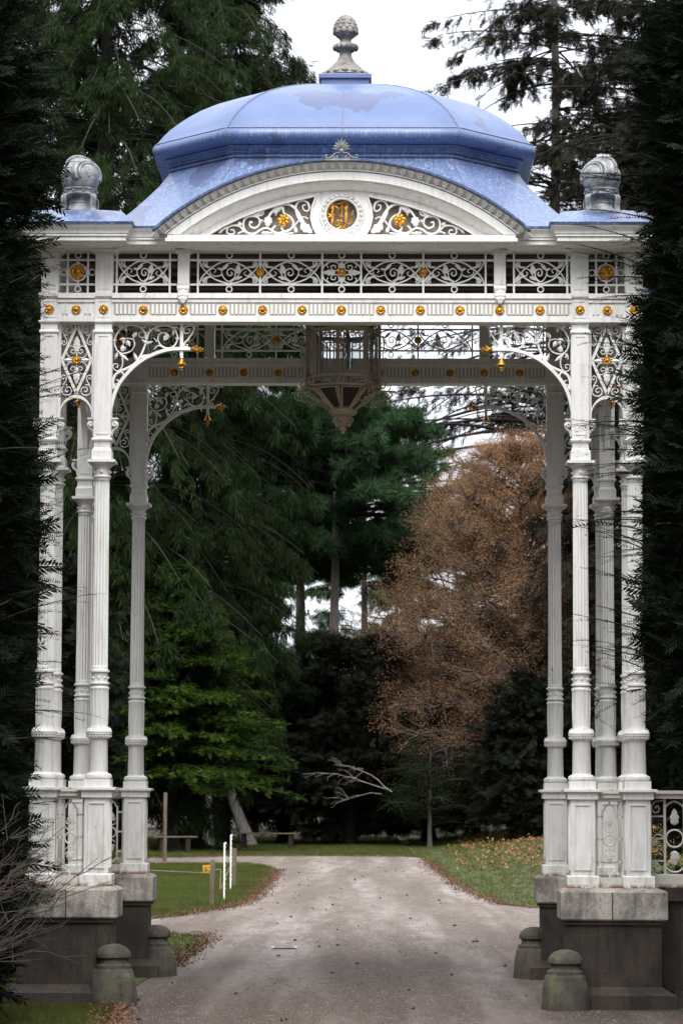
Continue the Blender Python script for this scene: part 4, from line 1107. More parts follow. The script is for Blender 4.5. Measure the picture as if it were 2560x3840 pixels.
def t_puff(n=34, seed=0, wid=.075):
    r = np.random.default_rng(seed); t = TB_()
    for i in range(n):
        d = r.normal(size=3); d[0] = abs(d[0])*1.1-.25; d /= np.linalg.norm(d); p = r.normal(size=3)*.12
        t.needle(p, p+d*r.uniform(.55,.9), wid, r.normal(size=3))
    return t.get()
def t_leaves(n=9, seed=0, size=.2, spread=.5):
    r = np.random.default_rng(seed); t = TB_()
    for i in range(n):
        c = np.array([r.uniform(0,1),r.normal()*spread*.4,r.normal()*spread*.4]); d = r.normal(size=3); d /= np.linalg.norm(d)
        t.quad(c-d*size*.5,c+d*size*.5,size*r.uniform(.4,.7),r.normal(size=3))
    return t.get()
def t_yew(n=15, seed=0, length=1., nl=.13, wid=.022):
    r = np.random.default_rng(seed); t = TB_(); c = r.uniform(-.25,.25)
    P = lambda x: np.array([x, c*x*x*.5, -.16*x*x])
    for i in range(4): t.quad(P(i/4)-[.01,0,0],P((i+1)/4),.018); 
    for i in range(n):
        x = .04+.94*i/n; p = P(x)
        for s in (-1,1):
            l = nl*r.uniform(.8,1.15)*(1 if x < .85 else .7)
            t.needle(p, p+np.array([l*.55,s*l*.8,l*r.uniform(-.1,.35)]), wid*1.2, (r.normal()*.3,r.normal()*.3,1))
    return t.get()
SPRAY = [t_spray(7,.06,i) for i in range(4)]; FIRS = [t_spray(8,.06,i,-.05,.40) for i in range(4)]; HANG = [t_hang(13,i,.042) for i in range(5)]; PUFF = [t_puff(40,i,.06) for i in range(4)]
LEAVES = [t_leaves(10,i,.13,.7) for i in range(5)]; YEW = [t_yew(15,i) for i in range(5)]; BLEAF = [t_leaves(13,i,.085,.8) for i in range(5)]

def np_tubes(paths, radii, n=5):
    """paths (k,m,3), radii (k,m)"""
    k,m_,_ = paths.shape
    t = np.gradient(paths,axis=1); t = nrm(t); up = np.zeros_like(t); up[...,2] = 1; bad = np.abs(t[...,2])>.95; up[bad] = [1,0,0]
    s = nrm(np.cross(t,up)); u = np.cross(s,t)
    a = np.linspace(0,2*PI,n,endpoint=False)
    V = paths[:,:,None,:]+radii[:,:,None,None]*(np.cos(a)[None,None,:,None]*s[:,:,None,:]+np.sin(a)[None,None,:,None]*u[:,:,None,:])
    i = np.arange(m_-1)[:,None]*n; j = np.arange(n)[None]; a_ = i+j; b_ = i+(j+1)%n; c_ = b_+n; d_ = a_+n
    T = np.stack([np.stack([a_,b_,c_],-1),np.stack([a_,c_,d_],-1)],2).reshape(-1,3)
    T = (T[None]+(np.arange(k)*m_*n)[:,None,None]).reshape(-1,3)
    return V.reshape(-1,3), T
def join(parts):
    V=[];T=[];o=0
    for v,t in parts: V.append(v); T.append(t+o); o+=len(v)
    return np.concatenate(V),np.concatenate(T)

def tree(name, label, cat, loc, H, zb, R, nb, tmpl, size, leafmat, barkmat, group=None, prof='cone', rise=.1, droop=.35, m_tw=10, k_sp=3, twl=.9, hang=.3,
         trunk=.22, limbmat=None, lean=(0,0), seed=1, up_z=.0, gap=0., gapth=-.75, vj=.18, whorl=0, limb=.035, jit=.35, clump=None, roll=1.0, az=None, inner=.2, tube_tw=False):
    global RNG
    RNG = np.random.default_rng(seed)
    root = empty(name, loc, label, cat, group)
    # trunk
    m_ = 14; tt = np.linspace(0,1,m_); wob = np.cumsum(RNG.normal(0,.012*H/10,(m_,2)),axis=0)
    tp = np.stack([lean[0]*H*tt+wob[:,0],lean[1]*H*tt+wob[:,1],-.15+(H*.97+.15)*tt],1)
    tr = trunk*(1-tt)**.8*(1+.6*np.exp(-tt*30))+.02
    parts = [np_tubes(tp[None],tr[None],10)]
    # limbs
    h = np.sort(RNG.uniform(0,1,nb)) if prof!='even' else np.linspace(0,1,nb)
    if whorl: h = np.clip(np.round(h*whorl)/whorl+RNG.normal(0,.006,nb),0,.995)
    z = zb+(H*.985-zb)*h
    if prof=='cone': L = R*(1-h)**.75+.25
    elif prof=='column': L = R*np.minimum(1,(1-h)*3.2)**.7*(.8+.2*np.sin(h*PI))+.2
    elif prof=='dome': L = R*np.sqrt(np.clip(1-((h-.28)/.74)**2,0.02,1))
    elif prof=='top': L = R*(.40+.66*h)*np.minimum(1,(1-h)*3.2)**.7
    elif prof=='beech': L = R*np.sqrt(np.clip(1-((h-.15)/.87)**2,0.02,1))*(1-.38*h)
    elif prof=='pine': L = R*np.clip(np.sin(PI*np.clip(h*.85+.2,0,1))**.7,.25,1)
    else: L = R*(1-h)**.75+.25
    L = L*RNG.uniform(1-jit,1+jit*.35,nb)
    A = RNG.uniform(0,2*PI,nb) if az is None else az(RNG,nb)
    if gap: keep = RNG.uniform(0,1,nb) > gap; z, L, A, h = z[keep], L[keep], A[keep], h[keep]; nb = len(z)
    s = np.linspace(0,1,9)
    bx = np.interp(z,tp[:,2],tp[:,0]); by = np.interp(z,tp[:,2],tp[:,1])
    curve = RNG.normal(0,.12,nb)
    ang = A[:,None]+curve[:,None]*s[None]
    rr = L[:,None]*s[None]
    ri = rise+up_z*h+RNG.normal(0,.07,nb)
    path = np.stack([bx[:,None]+rr*np.cos(ang), by[:,None]+rr*np.sin(ang), z[:,None]+L[:,None]*(ri[:,None]*s[None]-droop*s[None]**2)],2)
    rad = (limb*(L/R))[:,None]*(1-.85*s[None])+.006
    parts.append(np_tubes(path,rad,5))
    # twigs on both sides
    tq = RNG.uniform(inner,1,(nb,m_tw)); tq[:,0] = 1
    i0 = np.clip((tq*8).astype(int),0,7); fr_ = tq*8-i0
    bi = np.arange(nb)[:,None]
    p0 = path[bi,i0]*(1-fr_[...,None])+path[bi,i0+1]*fr_[...,None]
    td = nrm(path[bi,i0+1]-path[bi,i0]); sd = np.cross(td,np.array([0,0,1.])); sd = nrm(sd)
    sg = RNG.choice([-1,1],(nb,m_tw))[...,None]; sg[:,0] = 0
    w = RNG.uniform(.5,1.1,(nb,m_tw))[...,None]
    dirn = nrm(td*.65+sd*sg*w+np.array([0,0,1.])*(RNG.normal(0,vj,(nb,m_tw))[...,None]-hang*.5+(up_z*.5)))
    tl = twl*(1-.45*tq)*RNG.uniform(.6,1.25,(nb,m_tw))*np.clip(L/R,.35,1)[:,None]
    q = np.linspace(0,1,4)
    tw = p0[:,:,None,:]+dirn[:,:,None,:]*(tl[...,None]*q)[...,None]+np.array([0,0,-1.])*(hang*.6*tl[...,None]*q**2)[...,None]
    if tube_tw: parts.append(np_tubes(tw.reshape(-1,4,3),np.repeat((limb*.28*(1-.7*q))[None],nb*m_tw,0)+.003,3))
    V,T = join(parts); to = np_mesh('trunk', V, T, barkmat, root, limbmat or BARK_LIMB, len(parts[0][1]))
    # foliage
    u = RNG.uniform(.15,1.05,(nb,m_tw,k_sp)); u[:,:,0] = 1
    P = tw[:,:,0,None,:]*(1-u[...,None])+tw[:,:,3,None,:]*u[...,None]
    D = dirn[:,:,None,:]*(1-hang)+np.array([0,0,-1.])*hang+RNG.normal(0,.32,(nb,m_tw,k_sp,3))
    P = P.reshape(-1,3)+RNG.normal(0,.04,(nb*m_tw*k_sp,3)); D = D.reshape(-1,3)
    if clump is not None:
        # open gaps: drop foliage where a coarse 3-D pattern is low
        f = np.sin(P[:,0]*clump+seed)+np.sin(P[:,1]*clump*1.13+2*seed)+np.sin(P[:,2]*clump*1.31+3*seed)+RNG.normal(0,.5,len(P))
        k = f > gapth; P, D = P[k], D[k]
    S = size*RNG.uniform(.7,1.3,len(P))
    V,T = scatter(tmpl,P,D,S,RNG.normal(0,roll,len(P)))
    np_mesh('crown', V, T, leafmat, root)
    return root

BARK = mat_simple('bark', (.10,.085,.075), .95, .5, 6, (3,3,.5), .8)
BARK_DARK = mat_simple('dark_bark', (.018,.014,.012), .95, .5, 6, (3,3,.5), .8)
BARK_LIMB = mat_simple('limb_bark', (.016,.013,.011), .95, .4, 6, bmp=0)
BARK_BEECH = mat_simple('beech_bark', (.045,.034,.028), .95, .5, 6, (3,3,.5), .6)
BARK_RED = mat_simple('pine_bark', (.27,.22,.20), .95, .45, 5, (3,3,.6), .8)
BARK_PALE = mat_simple('pale_bark', (.23,.21,.195), .95, .85, 5, (5,5,.5), .9)
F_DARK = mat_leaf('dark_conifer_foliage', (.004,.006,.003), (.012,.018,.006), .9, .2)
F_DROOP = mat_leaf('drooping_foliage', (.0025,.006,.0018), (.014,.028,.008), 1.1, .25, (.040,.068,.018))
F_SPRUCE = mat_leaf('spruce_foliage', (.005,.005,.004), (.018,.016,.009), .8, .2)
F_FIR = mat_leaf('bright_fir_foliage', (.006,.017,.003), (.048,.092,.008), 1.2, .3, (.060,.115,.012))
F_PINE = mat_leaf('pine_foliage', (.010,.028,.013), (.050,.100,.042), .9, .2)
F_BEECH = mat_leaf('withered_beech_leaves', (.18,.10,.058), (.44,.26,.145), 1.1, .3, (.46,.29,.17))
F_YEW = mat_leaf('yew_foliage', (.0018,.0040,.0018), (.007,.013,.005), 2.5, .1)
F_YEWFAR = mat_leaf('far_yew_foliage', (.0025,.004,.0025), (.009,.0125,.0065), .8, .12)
F_GREEN = mat_leaf('green_shrub_foliage', (.007,.012,.005), (.022,.034,.011), 1.0, .25)

# drooping conifers behind the left side
KW = dict(tmpl=HANG, leafmat=F_DROOP, barkmat=BARK_DARK, rise=.20, droop=.6, hang=.75, twl=1.2, roll=2, group='tall drooping conifers', limb=.035)
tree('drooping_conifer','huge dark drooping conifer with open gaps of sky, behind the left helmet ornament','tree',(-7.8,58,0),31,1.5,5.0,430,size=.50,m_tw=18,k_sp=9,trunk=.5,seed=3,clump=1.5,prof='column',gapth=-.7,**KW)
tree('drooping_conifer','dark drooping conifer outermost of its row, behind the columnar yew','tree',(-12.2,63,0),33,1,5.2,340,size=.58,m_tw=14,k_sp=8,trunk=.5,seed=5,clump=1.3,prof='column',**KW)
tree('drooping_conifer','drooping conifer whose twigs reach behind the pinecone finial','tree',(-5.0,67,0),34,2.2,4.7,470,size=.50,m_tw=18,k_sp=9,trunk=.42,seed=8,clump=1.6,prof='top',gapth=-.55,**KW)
# young fir, bright green
tree('young_fir','bright green young fir between the inner left columns and the bench','tree',(-5.45,55.5,0),8.0,1.9,2.9,280,FIRS,.20,F_FIR,BARK_DARK,prof='cone',rise=.16,droop=.16,m_tw=22,k_sp=8,twl=.7,hang=.05,trunk=.16,seed=21,limb=.03,roll=.15,jit=.3,vj=.05,whorl=15)
# pines in the middle
PK = dict(tmpl=PUFF, leafmat=F_PINE, barkmat=BARK_RED, prof='pine', rise=.12, droop=.05, hang=.0, roll=3, m_tw=14, k_sp=6, twl=1.0, clump=1.15, group='tall pines behind the lantern')
tree('pine_tree','pine with pale bare trunk right under the lantern tip','tree',(-1.5,73,0),16.2,9.4,4.8,90,size=.46,trunk=.24,seed=31,limb=.07,lean=(.01,0),**PK)
tree('pine_tree','pine with forked pale trunk nearer the drooping conifer','tree',(-2.55,77,0),16.4,9.2,3.6,70,size=.46,trunk=.27,seed=33,limb=.07,lean=(-.01,0),**PK)
tree('pine_tree','slim pine behind the upper edge of the brown beech','tree',(-.4,80,0),15.6,9.0,4.6,80,size=.46,trunk=.19,seed=35,limb=.06,**PK)
tree('pine_tree','dark pine standing behind the crown of the brown beech','tree',(5.6,98,0),14.5,6,4.0,60,size=.5,trunk=.25,seed=37,limb=.07,**PK)
BK = dict(tmpl=SPRAY, leafmat=F_PINE, barkmat=BARK_DARK, prof='cone', rise=.1, droop=.3, hang=.35, roll=.8, m_tw=15, k_sp=5, twl=1.0, clump=1.6, gapth=-.05, group='dark spruces behind the pines')
tree('background_spruce','gappy dark spruce behind the forked pine','tree',(-5.0,92,0),15.0,2,3.2,170,size=.5,trunk=.2,seed=81,limb=.04,**BK)
tree('background_spruce','gappy dark spruce between the pines and the brown beech','tree',(.9,93,0),13.6,2,3.4,170,size=.5,trunk=.2,seed=83,limb=.04,**BK)
tree('background_spruce','thin gappy spruce behind the pine trunks under the lantern','tree',(-1.6,94,0),13.5,3,2.6,90,size=.42,trunk=.12,seed=85,limb=.03,**BK)
# withered beech
tree('copper_beech','beech with dull brown withered leaves, beside the bend of the drive','tree',(4.75,66,0),12.4,1.2,5.6,240,BLEAF,.40,F_BEECH,BARK_BEECH,prof='beech',rise=.42,droop=.36,m_tw=30,k_sp=6,twl=1.9,hang=-.05,trunk=.32,seed=41,limb=.075,up_z=.5,roll=3,tube_tw=True,jit=.2,vj=.5,limbmat=mat_simple('beech_twigs',(.060,.042,.033),.9,.4,6,bmp=0))
# tall spruces, upper right
SK = dict(tmpl=[t_spray(6,.075,i,.18,.36) for i in range(4)], leafmat=F_SPRUCE, barkmat=BARK, prof='cone', rise=.10, droop=.26, hang=.34, roll=.6, m_tw=16, k_sp=5, twl=.95, group='tall spruces beyond the right yew')
tree('spruce_tree','tall open spruce with long bare branches against the sky beside the dome','tree',(6.75,80,0),42,13.5,8.0,330,size=.48,trunk=.34,seed=51,limb=.07,jit=.45,gap=.08,clump=.8,**SK)
tree('spruce_tree','tall spruce with bare upper trunk, outermost of the spruces','tree',(9.6,70,0),43,9,6.2,340,size=.48,trunk=.36,seed=53,limb=.07,jit=.45,clump=.8,**SK)
tree('spruce_tree','denser dark spruce of lesser height behind the right helmet ornament','tree',(8.0,62,0),22.0,2,3.9,340,size=.48,trunk=.25,seed=55,limb=.05,jit=.3,**SK)
# dark yews round the bend
YK = dict(tmpl=SPRAY, leafmat=F_YEWFAR, barkmat=BARK_DARK, prof='dome', rise=.35, droop=.25, hang=.2, roll=1, m_tw=22, k_sp=7, twl=1.0, up_z=.4)
tree('dark_yew','almost black yew with a flat foot in the middle of the bend','tree',(-.7,66,0),6.2,.3,2.9,170,size=.32,trunk=.2,seed=61,group='dark yews round the bend',**YK)
tree('dark_yew','black low yew behind the bench of the leaning trunk','tree',(-2.9,70,0),5.4,.3,2.7,150,size=.32,trunk=.2,seed=62,group='dark yews round the bend',**YK)
tree('dark_yew','dark yew mass under the beech beside the dead branch','tree',(1.9,74,.1),6.4,.3,3.0,150,size=.34,trunk=.2,seed=63,group='dark yews round the bend',**YK)
tree('dark_yew','dark yew behind the back right columns and the beech','tree',(7.3,76,.4),9.5,.3,3.0,170,size=.34,trunk=.2,seed=64,group='dark yews round the bend',**YK)
tree('dark_yew','dark yew filling the gap between the left columns','tree',(-8.3,44,0),7.0,.2,2.6,170,size=.32,trunk=.2,seed=65,group='dark yews round the bend',**YK)
tree('dark_yew','dark yew overlapped by the brown twigs of the beech','tree',(5.1,61,.3),4.6,.2,1.8,150,size=.28,trunk=.15,seed=67,group='dark yews round the bend',**YK)
tree('leafy_shrub','olive green shrub with a short visible stem below the beech','shrub',(1.75,62.6,.1),2.9,.5,1.35,70,LEAVES,.36,F_GREEN,BARK,prof='dome',rise=.4,droop=.3,m_tw=12,k_sp=3,twl=.7,hang=.2,trunk=.06,seed=66,limb=.025,up_z=.4,roll=3,tube_tw=True,jit=.75,clump=2.2)
# leaning old trunks left of the drive
LK = dict(prof='column',rise=.2,droop=.5,hang=.7,twl=1.0,m_tw=13,k_sp=6,limb=.03,roll=2,group='old trunks under the fir')
tree('leaning_tree','old tree with thick pale trunk leaning over the lawn','tree',(-3.75,65,0),12,4.0,3.0,150,HANG,.5,F_DROOP,BARK_PALE,trunk=.17,lean=(-.36,.05),seed=71,**LK)
tree('leaning_tree','old tree with pale upright trunk beside the leaning one','tree',(-4.95,63.5,0),13,4.6,3.0,150,HANG,.5,F_DROOP,BARK_PALE,trunk=.125,lean=(-.03,.05),seed=73,**LK)
tree('leaning_tree','gnarled trunk behind the bench, just beside the back left pedestal','tree',(-6.35,56.5,0),11,4.5,2.6,130,HANG,.5,F_DROOP,BARK_PALE,trunk=.15,lean=(-.16,.02),seed=75,**LK)
# dark wood that closes the view
def wood(n, pts, h0, smin, smax, seed):
    """a band of foliage along a polyline"""
    global RNG; RNG = np.random.default_rng(seed)
    A = np.array(pts,float); seg = A[1:]-A[:-1]; ln = np.linalg.norm(seg,axis=1); i = RNG.choice(len(seg),n,p=ln/ln.sum())
    xy = A[i]+seg[i]*RNG.uniform(0,1,n)[:,None]+RNG.normal(0,2.2,(n,2)); u = xy[:,0]+xy[:,1]*.7
    top = h0*(1+.16*np.sin(u*.55)+.12*np.sin(u*1.3+1)); z = RNG.uniform(.02,1,n)**.8*top
    D = RNG.normal(0,1,(n,3)); D[:,2] -= .4
    return scatter(SPRAY,np.c_[xy,z],D,RNG.uniform(smin,smax,n),RNG.normal(0,1,n))
V,T = wood(9000,[(-36,92),(-15,104),(10,106),(44,98)],7.5,1.0,2.0,91); o = np_mesh('far_wood', V, T, F_YEWFAR); tag(o,'dark band of distant wood closing the view behind the lawn','wood',kind='stuff')
# unseen wood added on both sides and behind the viewer to block low sky
V,T = join([wood(6000,[(-24,88),(-19,30),(-18,0),(-20,-25)],11,2.0,3.6,92),wood(6000,[(20,-25),(18,0),(21,30),(26,88)],11,2.0,3.6,93),wood(4000,[(-20,-25),(-18,-50),(-5,-64)],6,1.5,2.6,94),wood(4000,[(5,-64),(18,-50),(20,-25)],6,1.5,2.6,95)]); o = np_mesh('light_blocking_wood', V, T, F_YEWFAR); tag(o,'unseen wood added around the clearing to block low sky light','wood',kind='stuff')

# ------------------------------------------------------------------ near yews framing the gate
DENSE = [t_spray(11,.05,i,.1,.30) for i in range(4)]
def near_yew(name, label, loc, H, zb, R, seed, side, mat=F_YEW, n_out=6500, n_in=5000, n_br=60, group=None, zlo=None):
    """side: +1 when the drive lies towards +x"""
    global RNG; RNG = np.random.default_rng(seed)
    root = empty(name, loc, label, 'yew', group)
    tt = np.linspace(0,1,8); tp = np.stack([0*tt,0*tt,-.1+H*.9*tt],1); parts = [np_tubes(tp[None],(.16*(1-tt)+.02)[None],8)]
    def surf(n, rmin, rmax):
        h = RNG.uniform(0,1,n); a = RNG.uniform(0,2*PI,n)
        r = R*(np.minimum(1,(1-h)*4)**.6)*(.86+.10*np.sin(3*a+seed)+.08*np.sin(h*19+a*2))*np.minimum(1,.75+h*2)*RNG.uniform(rmin,rmax,n)
        P = np.stack([r*np.cos(a),r*np.sin(a),zb+(H-zb)*h],1); O = np.stack([np.cos(a),np.sin(a),0*a+.25],1); return P,O
    P1,O1 = surf(n_out,.82,1.02); D1 = O1+RNG.normal(0,.45,P1.shape)
    A1 = scatter(YEW,P1,D1,RNG.uniform(.16,.30,n_out),RNG.normal(0,.5,n_out))
    P2,O2 = surf(n_in,.55,.90); D2 = O2+RNG.normal(0,.7,P2.shape)
    A2 = scatter(DENSE,P2,D2,RNG.uniform(.25,.42,n_in),RNG.normal(0,.8,n_in))
    # long leading shoots that reach out over the columns
    k = n_br; h = RNG.uniform(.06,.92,k); zz = zb+(H-zb)*h; a = (0 if side > 0 else PI)+RNG.normal(0,.55,k)
    r0 = R*(np.minimum(1,(1-h)*4)**.6)*.82; Lb = RNG.uniform(.25,.62,k)
    d = nrm(np.stack([np.cos(a),np.sin(a)*.7,RNG.uniform(.05,.55,k)],1))
    s = np.linspace(0,1,6)
    B = np.stack([r0*np.cos(a),r0*np.sin(a),zz],1)[:,None]+d[:,None]*(Lb[:,None]*s)[...,None]+np.array([0,0,-.10])*(Lb[:,None]*s**2)[...,None]
    parts.append(np_tubes(B,np.repeat((.006*(1-.75*s))[None],k,0),4))
    mt = 6; tq = RNG.uniform(.25,1,(k,mt)); tq[:,0] = .97; i0 = np.clip((tq*5).astype(int),0,4); f = (tq*5-i0)[...,None]; bi = np.arange(k)[:,None]
    Pb = (B[bi,i0]*(1-f)+B[bi,i0+1]*f).reshape(-1,3); td = nrm(B[bi,i0+1]-B[bi,i0]).reshape(-1,3)
    Db = td*1.0+np.cross(td,[0,0,1.])*RNG.choice([-.7,.7],k*mt)[:,None]*RNG.uniform(.3,1,k*mt)[:,None]; Db[::mt] = td[::mt]
    A3 = scatter(YEW,Pb,Db,RNG.uniform(.09,.19,k*mt),RNG.normal(0,.25,k*mt))
    # needles straight along the shoots
    A4 = scatter(YEW,B[:,2],B[:,5]-B[:,2],Lb*.65,RNG.normal(0,.2,k))
    A5 = scatter(YEW,B[:,0],B[:,3]-B[:,0],Lb*.65,RNG.normal(0,.2,k))
    V,T = join(parts); np_mesh('trunk',V,T,BARK_DARK,root)
    V,T = join([A1,A2,A3,A4,A5]); np_mesh('crown',V,T,mat,root)
    return root
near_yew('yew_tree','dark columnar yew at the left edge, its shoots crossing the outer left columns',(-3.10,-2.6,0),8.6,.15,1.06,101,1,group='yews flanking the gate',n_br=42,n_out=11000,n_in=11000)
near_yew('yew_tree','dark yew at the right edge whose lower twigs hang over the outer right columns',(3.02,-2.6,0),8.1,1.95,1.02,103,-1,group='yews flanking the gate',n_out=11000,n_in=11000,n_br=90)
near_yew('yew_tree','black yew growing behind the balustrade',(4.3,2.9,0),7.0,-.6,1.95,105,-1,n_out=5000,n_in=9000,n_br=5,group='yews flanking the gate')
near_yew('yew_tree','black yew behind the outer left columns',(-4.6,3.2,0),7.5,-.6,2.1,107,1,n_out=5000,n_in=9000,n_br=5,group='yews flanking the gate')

# bare shrub, lower left
def bare_shrub():
    global RNG; RNG = np.random.default_rng(111)
    root = empty('bare_shrub',(-2.95,-3.2,0),'leafless twiggy shrub with a few red buds, lower left before the yew','shrub')
    parts = []; tips = []
    n = 60; a = RNG.uniform(-1.2,1.3,n); el = RNG.uniform(.75,1.3,n); L = RNG.uniform(.8,1.75,n); s = np.linspace(0,1,7)
    d = np.stack([np.cos(a)*np.cos(el),np.sin(a)*np.cos(el),np.sin(el)],1)
    st = np.stack([RNG.normal(0,.12,n),RNG.normal(0,.15,n),0*a],1)
    B = st[:,None]+d[:,None]*(L[:,None]*s)[...,None]+np.cumsum(RNG.normal(0,.018,(n,7,3)),axis=1)+np.array([.22,0,-.1])*(s**2)[None,:,None]*L[:,None,None]
    parts.append(np_tubes(B,np.repeat((.0075*(1-.75*s))[None],n,0),5))
    m_=9; tq = RNG.uniform(.25,.98,(n,m_)); i0 = np.clip((tq*6).astype(int),0,5); f=(tq*6-i0)[...,None]; bi = np.arange(n)[:,None]
    P = (B[bi,i0]*(1-f)+B[bi,i0+1]*f).reshape(-1,3); td = nrm(B[bi,i0+1]-B[bi,i0]).reshape(-1,3)
    D = nrm(td+RNG.normal(0,.45,td.shape)); l = RNG.uniform(.12,.42,n*m_); q = np.linspace(0,1,4)
    C = P[:,None]+D[:,None]*(l[:,None]*q)[...,None]+np.cumsum(RNG.normal(0,.008,(n*m_,4,3)),axis=1)
    parts.append(np_tubes(C,np.repeat((.0036*(1-.6*q))[None],n*m_,0),4))
    E_ = C[:,2]; D2 = nrm(D+RNG.normal(0,.5,D.shape)); C2 = E_[:,None]+D2[:,None]*(l[:,None]*.5*q)[...,None]
    parts.append(np_tubes(C2,np.repeat((.0024*(1-.5*q))[None],n*m_,0),3))
    V,T = join(parts); np_mesh('stem',V,T,mat_simple('shrub_bark',(.045,.032,.026),.8,.4,20),root)
    pick = RNG.choice(n*m_,60,False); V,T = scatter([t_leaves(2,i,.5,.4) for i in range(3)],C[pick,3],D[pick],RNG.uniform(.03,.06,60),RNG.normal(0,2,60))
    bd = np_mesh('bud',V,T,mat_simple('red_buds',(.16,.035,.025),.6,.5,30),root); bd['kind'] = 'stuff'
bare_shrub()

# dead pale branches beside the dark yew
def dead_branch():
    global RNG; RNG = np.random.default_rng(121)
    parts = []
    def br(a, b, sag, r, n=9, wob=.05):
        q = np.linspace(0,1,n)[:,None]; P = np.array(a)+(np.array(b)-np.array(a))*q; P[:,2] += sag*np.sin(q[:,0]*PI); P += np.cumsum(RNG.normal(0,wob,(n,3)),axis=0)*[1,.6,.7]*(q>0)
        parts.append(np_tubes(P[None],(r*.6*(1-.8*q[:,0])+.004)[None],5)); return P
    a = br((1.7,0,1.0),(-.9,.3,2.15),.25,.045); b = br((1.5,.1,1.1),(-2.35,-.1,1.75),.30,.042,11)
    c = br((1.2,0,.9),(-1.3,.2,.35),.15,.03)
    for P in (a,a,b,b,c):
        for k in range(6):
            p = P[RNG.integers(3,len(P)-1)]; br(p,p+np.array([-RNG.uniform(.2,.8),RNG.normal(0,.3),RNG.uniform(-.5,.55)]),.05,.012,6,.06)
    V,T = join(parts); o = np_mesh('dead_branch',V,T,mat_simple('bleached_wood',(.20,.172,.155),.9,.6,9)); o.location = (-.45,61.5,1.05); o.scale = (.62,.62,.62)
    tag(o,'bleached fallen branch with bare forked twigs before the dark yew','branch')
dead_branch()

# ------------------------------------------------------------------ grass, leaf litter, stones
def in_poly(P, poly):
    x, y = P[:,0], P[:,1]; c = np.zeros(len(P),bool); j = len(poly)-1
    for i in range(len(poly)):
        xi,yi = poly[i]; xj,yj = poly[j]
        k = ((yi>y)!=(yj>y)) & (x < (xj-xi)*(y-yi)/(yj-yi+1e-12)+xi); c ^= k; j = i
    return c
def t_blade(seed, w=.10):
    r = np.random.default_rng(seed); t = TB_()
    for i in range(5):
        a = r.uniform(0,2*PI); b = np.array([0,r.normal()*.25,r.normal()*.25]); h = r.uniform(.5,1.1); le = r.uniform(.15,.6)
        t.needle(b,b+np.array([h,le*math.cos(a),le*math.sin(a)]),w,(0,math.cos(a+1.4),math.sin(a+1.4)))
    return t.get()
BLADE = [t_blade(i) for i in range(5)]
GRASS_M = mat_leaf('grass_blades', (.060,.048,.018), (.070,.125,.018), .45, .3, (.13,.13,.045))
def grass(name, label, xr, yr, n, hmin, hmax, test, zf=lambda x,y: 0):
    global RNG; RNG = np.random.default_rng(len(name)+n)
    P = np.stack([RNG.uniform(*xr,n),RNG.uniform(*yr,n),np.zeros(n)],1); P = P[test(P)]
    P[:,2] = [zf(a,b) for a,b in P[:,:2]]
    D = np.tile([0,0,1.],(len(P),1))+RNG.normal(0,.25,P.shape); D[:,2] = 1
    V,T = scatter(BLADE,P,D,RNG.uniform(hmin,hmax,len(P)),RNG.uniform(0,6.3,len(P)))
    o = np_mesh(name,V,T,GRASS_M); tag(o,label,'grass',kind='stuff')
front = [(-1.56,-60),(-1.56,-1.9),(-1.66,-.7),(-1.80,-.1),(-1.78,2.6),(-1.64,4.4),(-1.62,6.5),(-1.62,8.9),(-1.75,10.2),(-2.35,11.15),(-4,11.7),(-12,12.4),(-12,-60)]
not_plinth = lambda P: ~((P[:,0]<-1.6)&(P[:,0]>-2.56)&(P[:,1]>-.33)&(P[:,1]<3.6))
grass('grass','short green grass before the front left plinth',(-4.2,-1.5),(-5,0.5),26000,.03,.075,lambda P: in_poly(P,front)&not_plinth(P))
grass('grass','thin grass of the lawn corner behind the back left guard stone',(-4.5,-1.5),(0,12),16000,.025,.06,lambda P: in_poly(P,front)&not_plinth(P))
grass('grass','grass of the lawn island with the electric fence posts',(-6.5,-1.6),(14,43),60000,.03,.085,lambda P: in_poly(P,isl))
rl = [(1.46,46),(1.54,37.7),(1.78,25.7),(2.10,19.4),(2.6,18.4),(9,18.4),(9,80),(.9,80),(1.2,50)]
grass('grass','grass on the lawn bank right of the drive',(1.2,9),(18,80),60000,.03,.085,lambda P: in_poly(P,rl),lambda x,y: bank(x,y))
grass('grass','grass strip beyond the far lane under the old trunks',(-8,1.3),(47,82),32000,.04,.11,lambda P: in_poly(P,[(-8,47.2),(-5.4,47.8),(-3.2,50.2),(-.8,50.8),(1.2,50.4),(.8,82),(-8,82)]))
# fallen leaves: rust band along the edges of the drive and orange litter on the bank
LEAFT = [t_leaves(5,i,.5,1.2) for i in range(4)]
def litter(name, label, P, smin, smax, mat):
    D = RNG.normal(0,1,P.shape); D[:,2] *= .25
    V,T = scatter(LEAFT,P,D,RNG.uniform(smin,smax,len(P)),RNG.normal(0,.6,len(P)))
    o = np_mesh(name,V,T,mat); tag(o,label,'fallen leaves',kind='stuff')
LEAF_R = mat_simple('rust_leaves',(.12,.055,.028),.8,.6,9,bmp=0); LEAF_O = mat_simple('orange_leaves',(.22,.115,.04),.8,.7,5,bmp=0)
RNG = np.random.default_rng(131)
def edge_pts(poly, n, sig):
    A = np.array(poly); seg = A[1:]-A[:-1]; ln = np.linalg.norm(seg,axis=1); i = RNG.choice(len(seg),n,p=ln/ln.sum()); t = RNG.uniform(0,1,n)
    P = A[i]+seg[i]*t[:,None]+RNG.normal(0,1,(n,2))*sig; return np.c_[P,np.full(n,.02)]
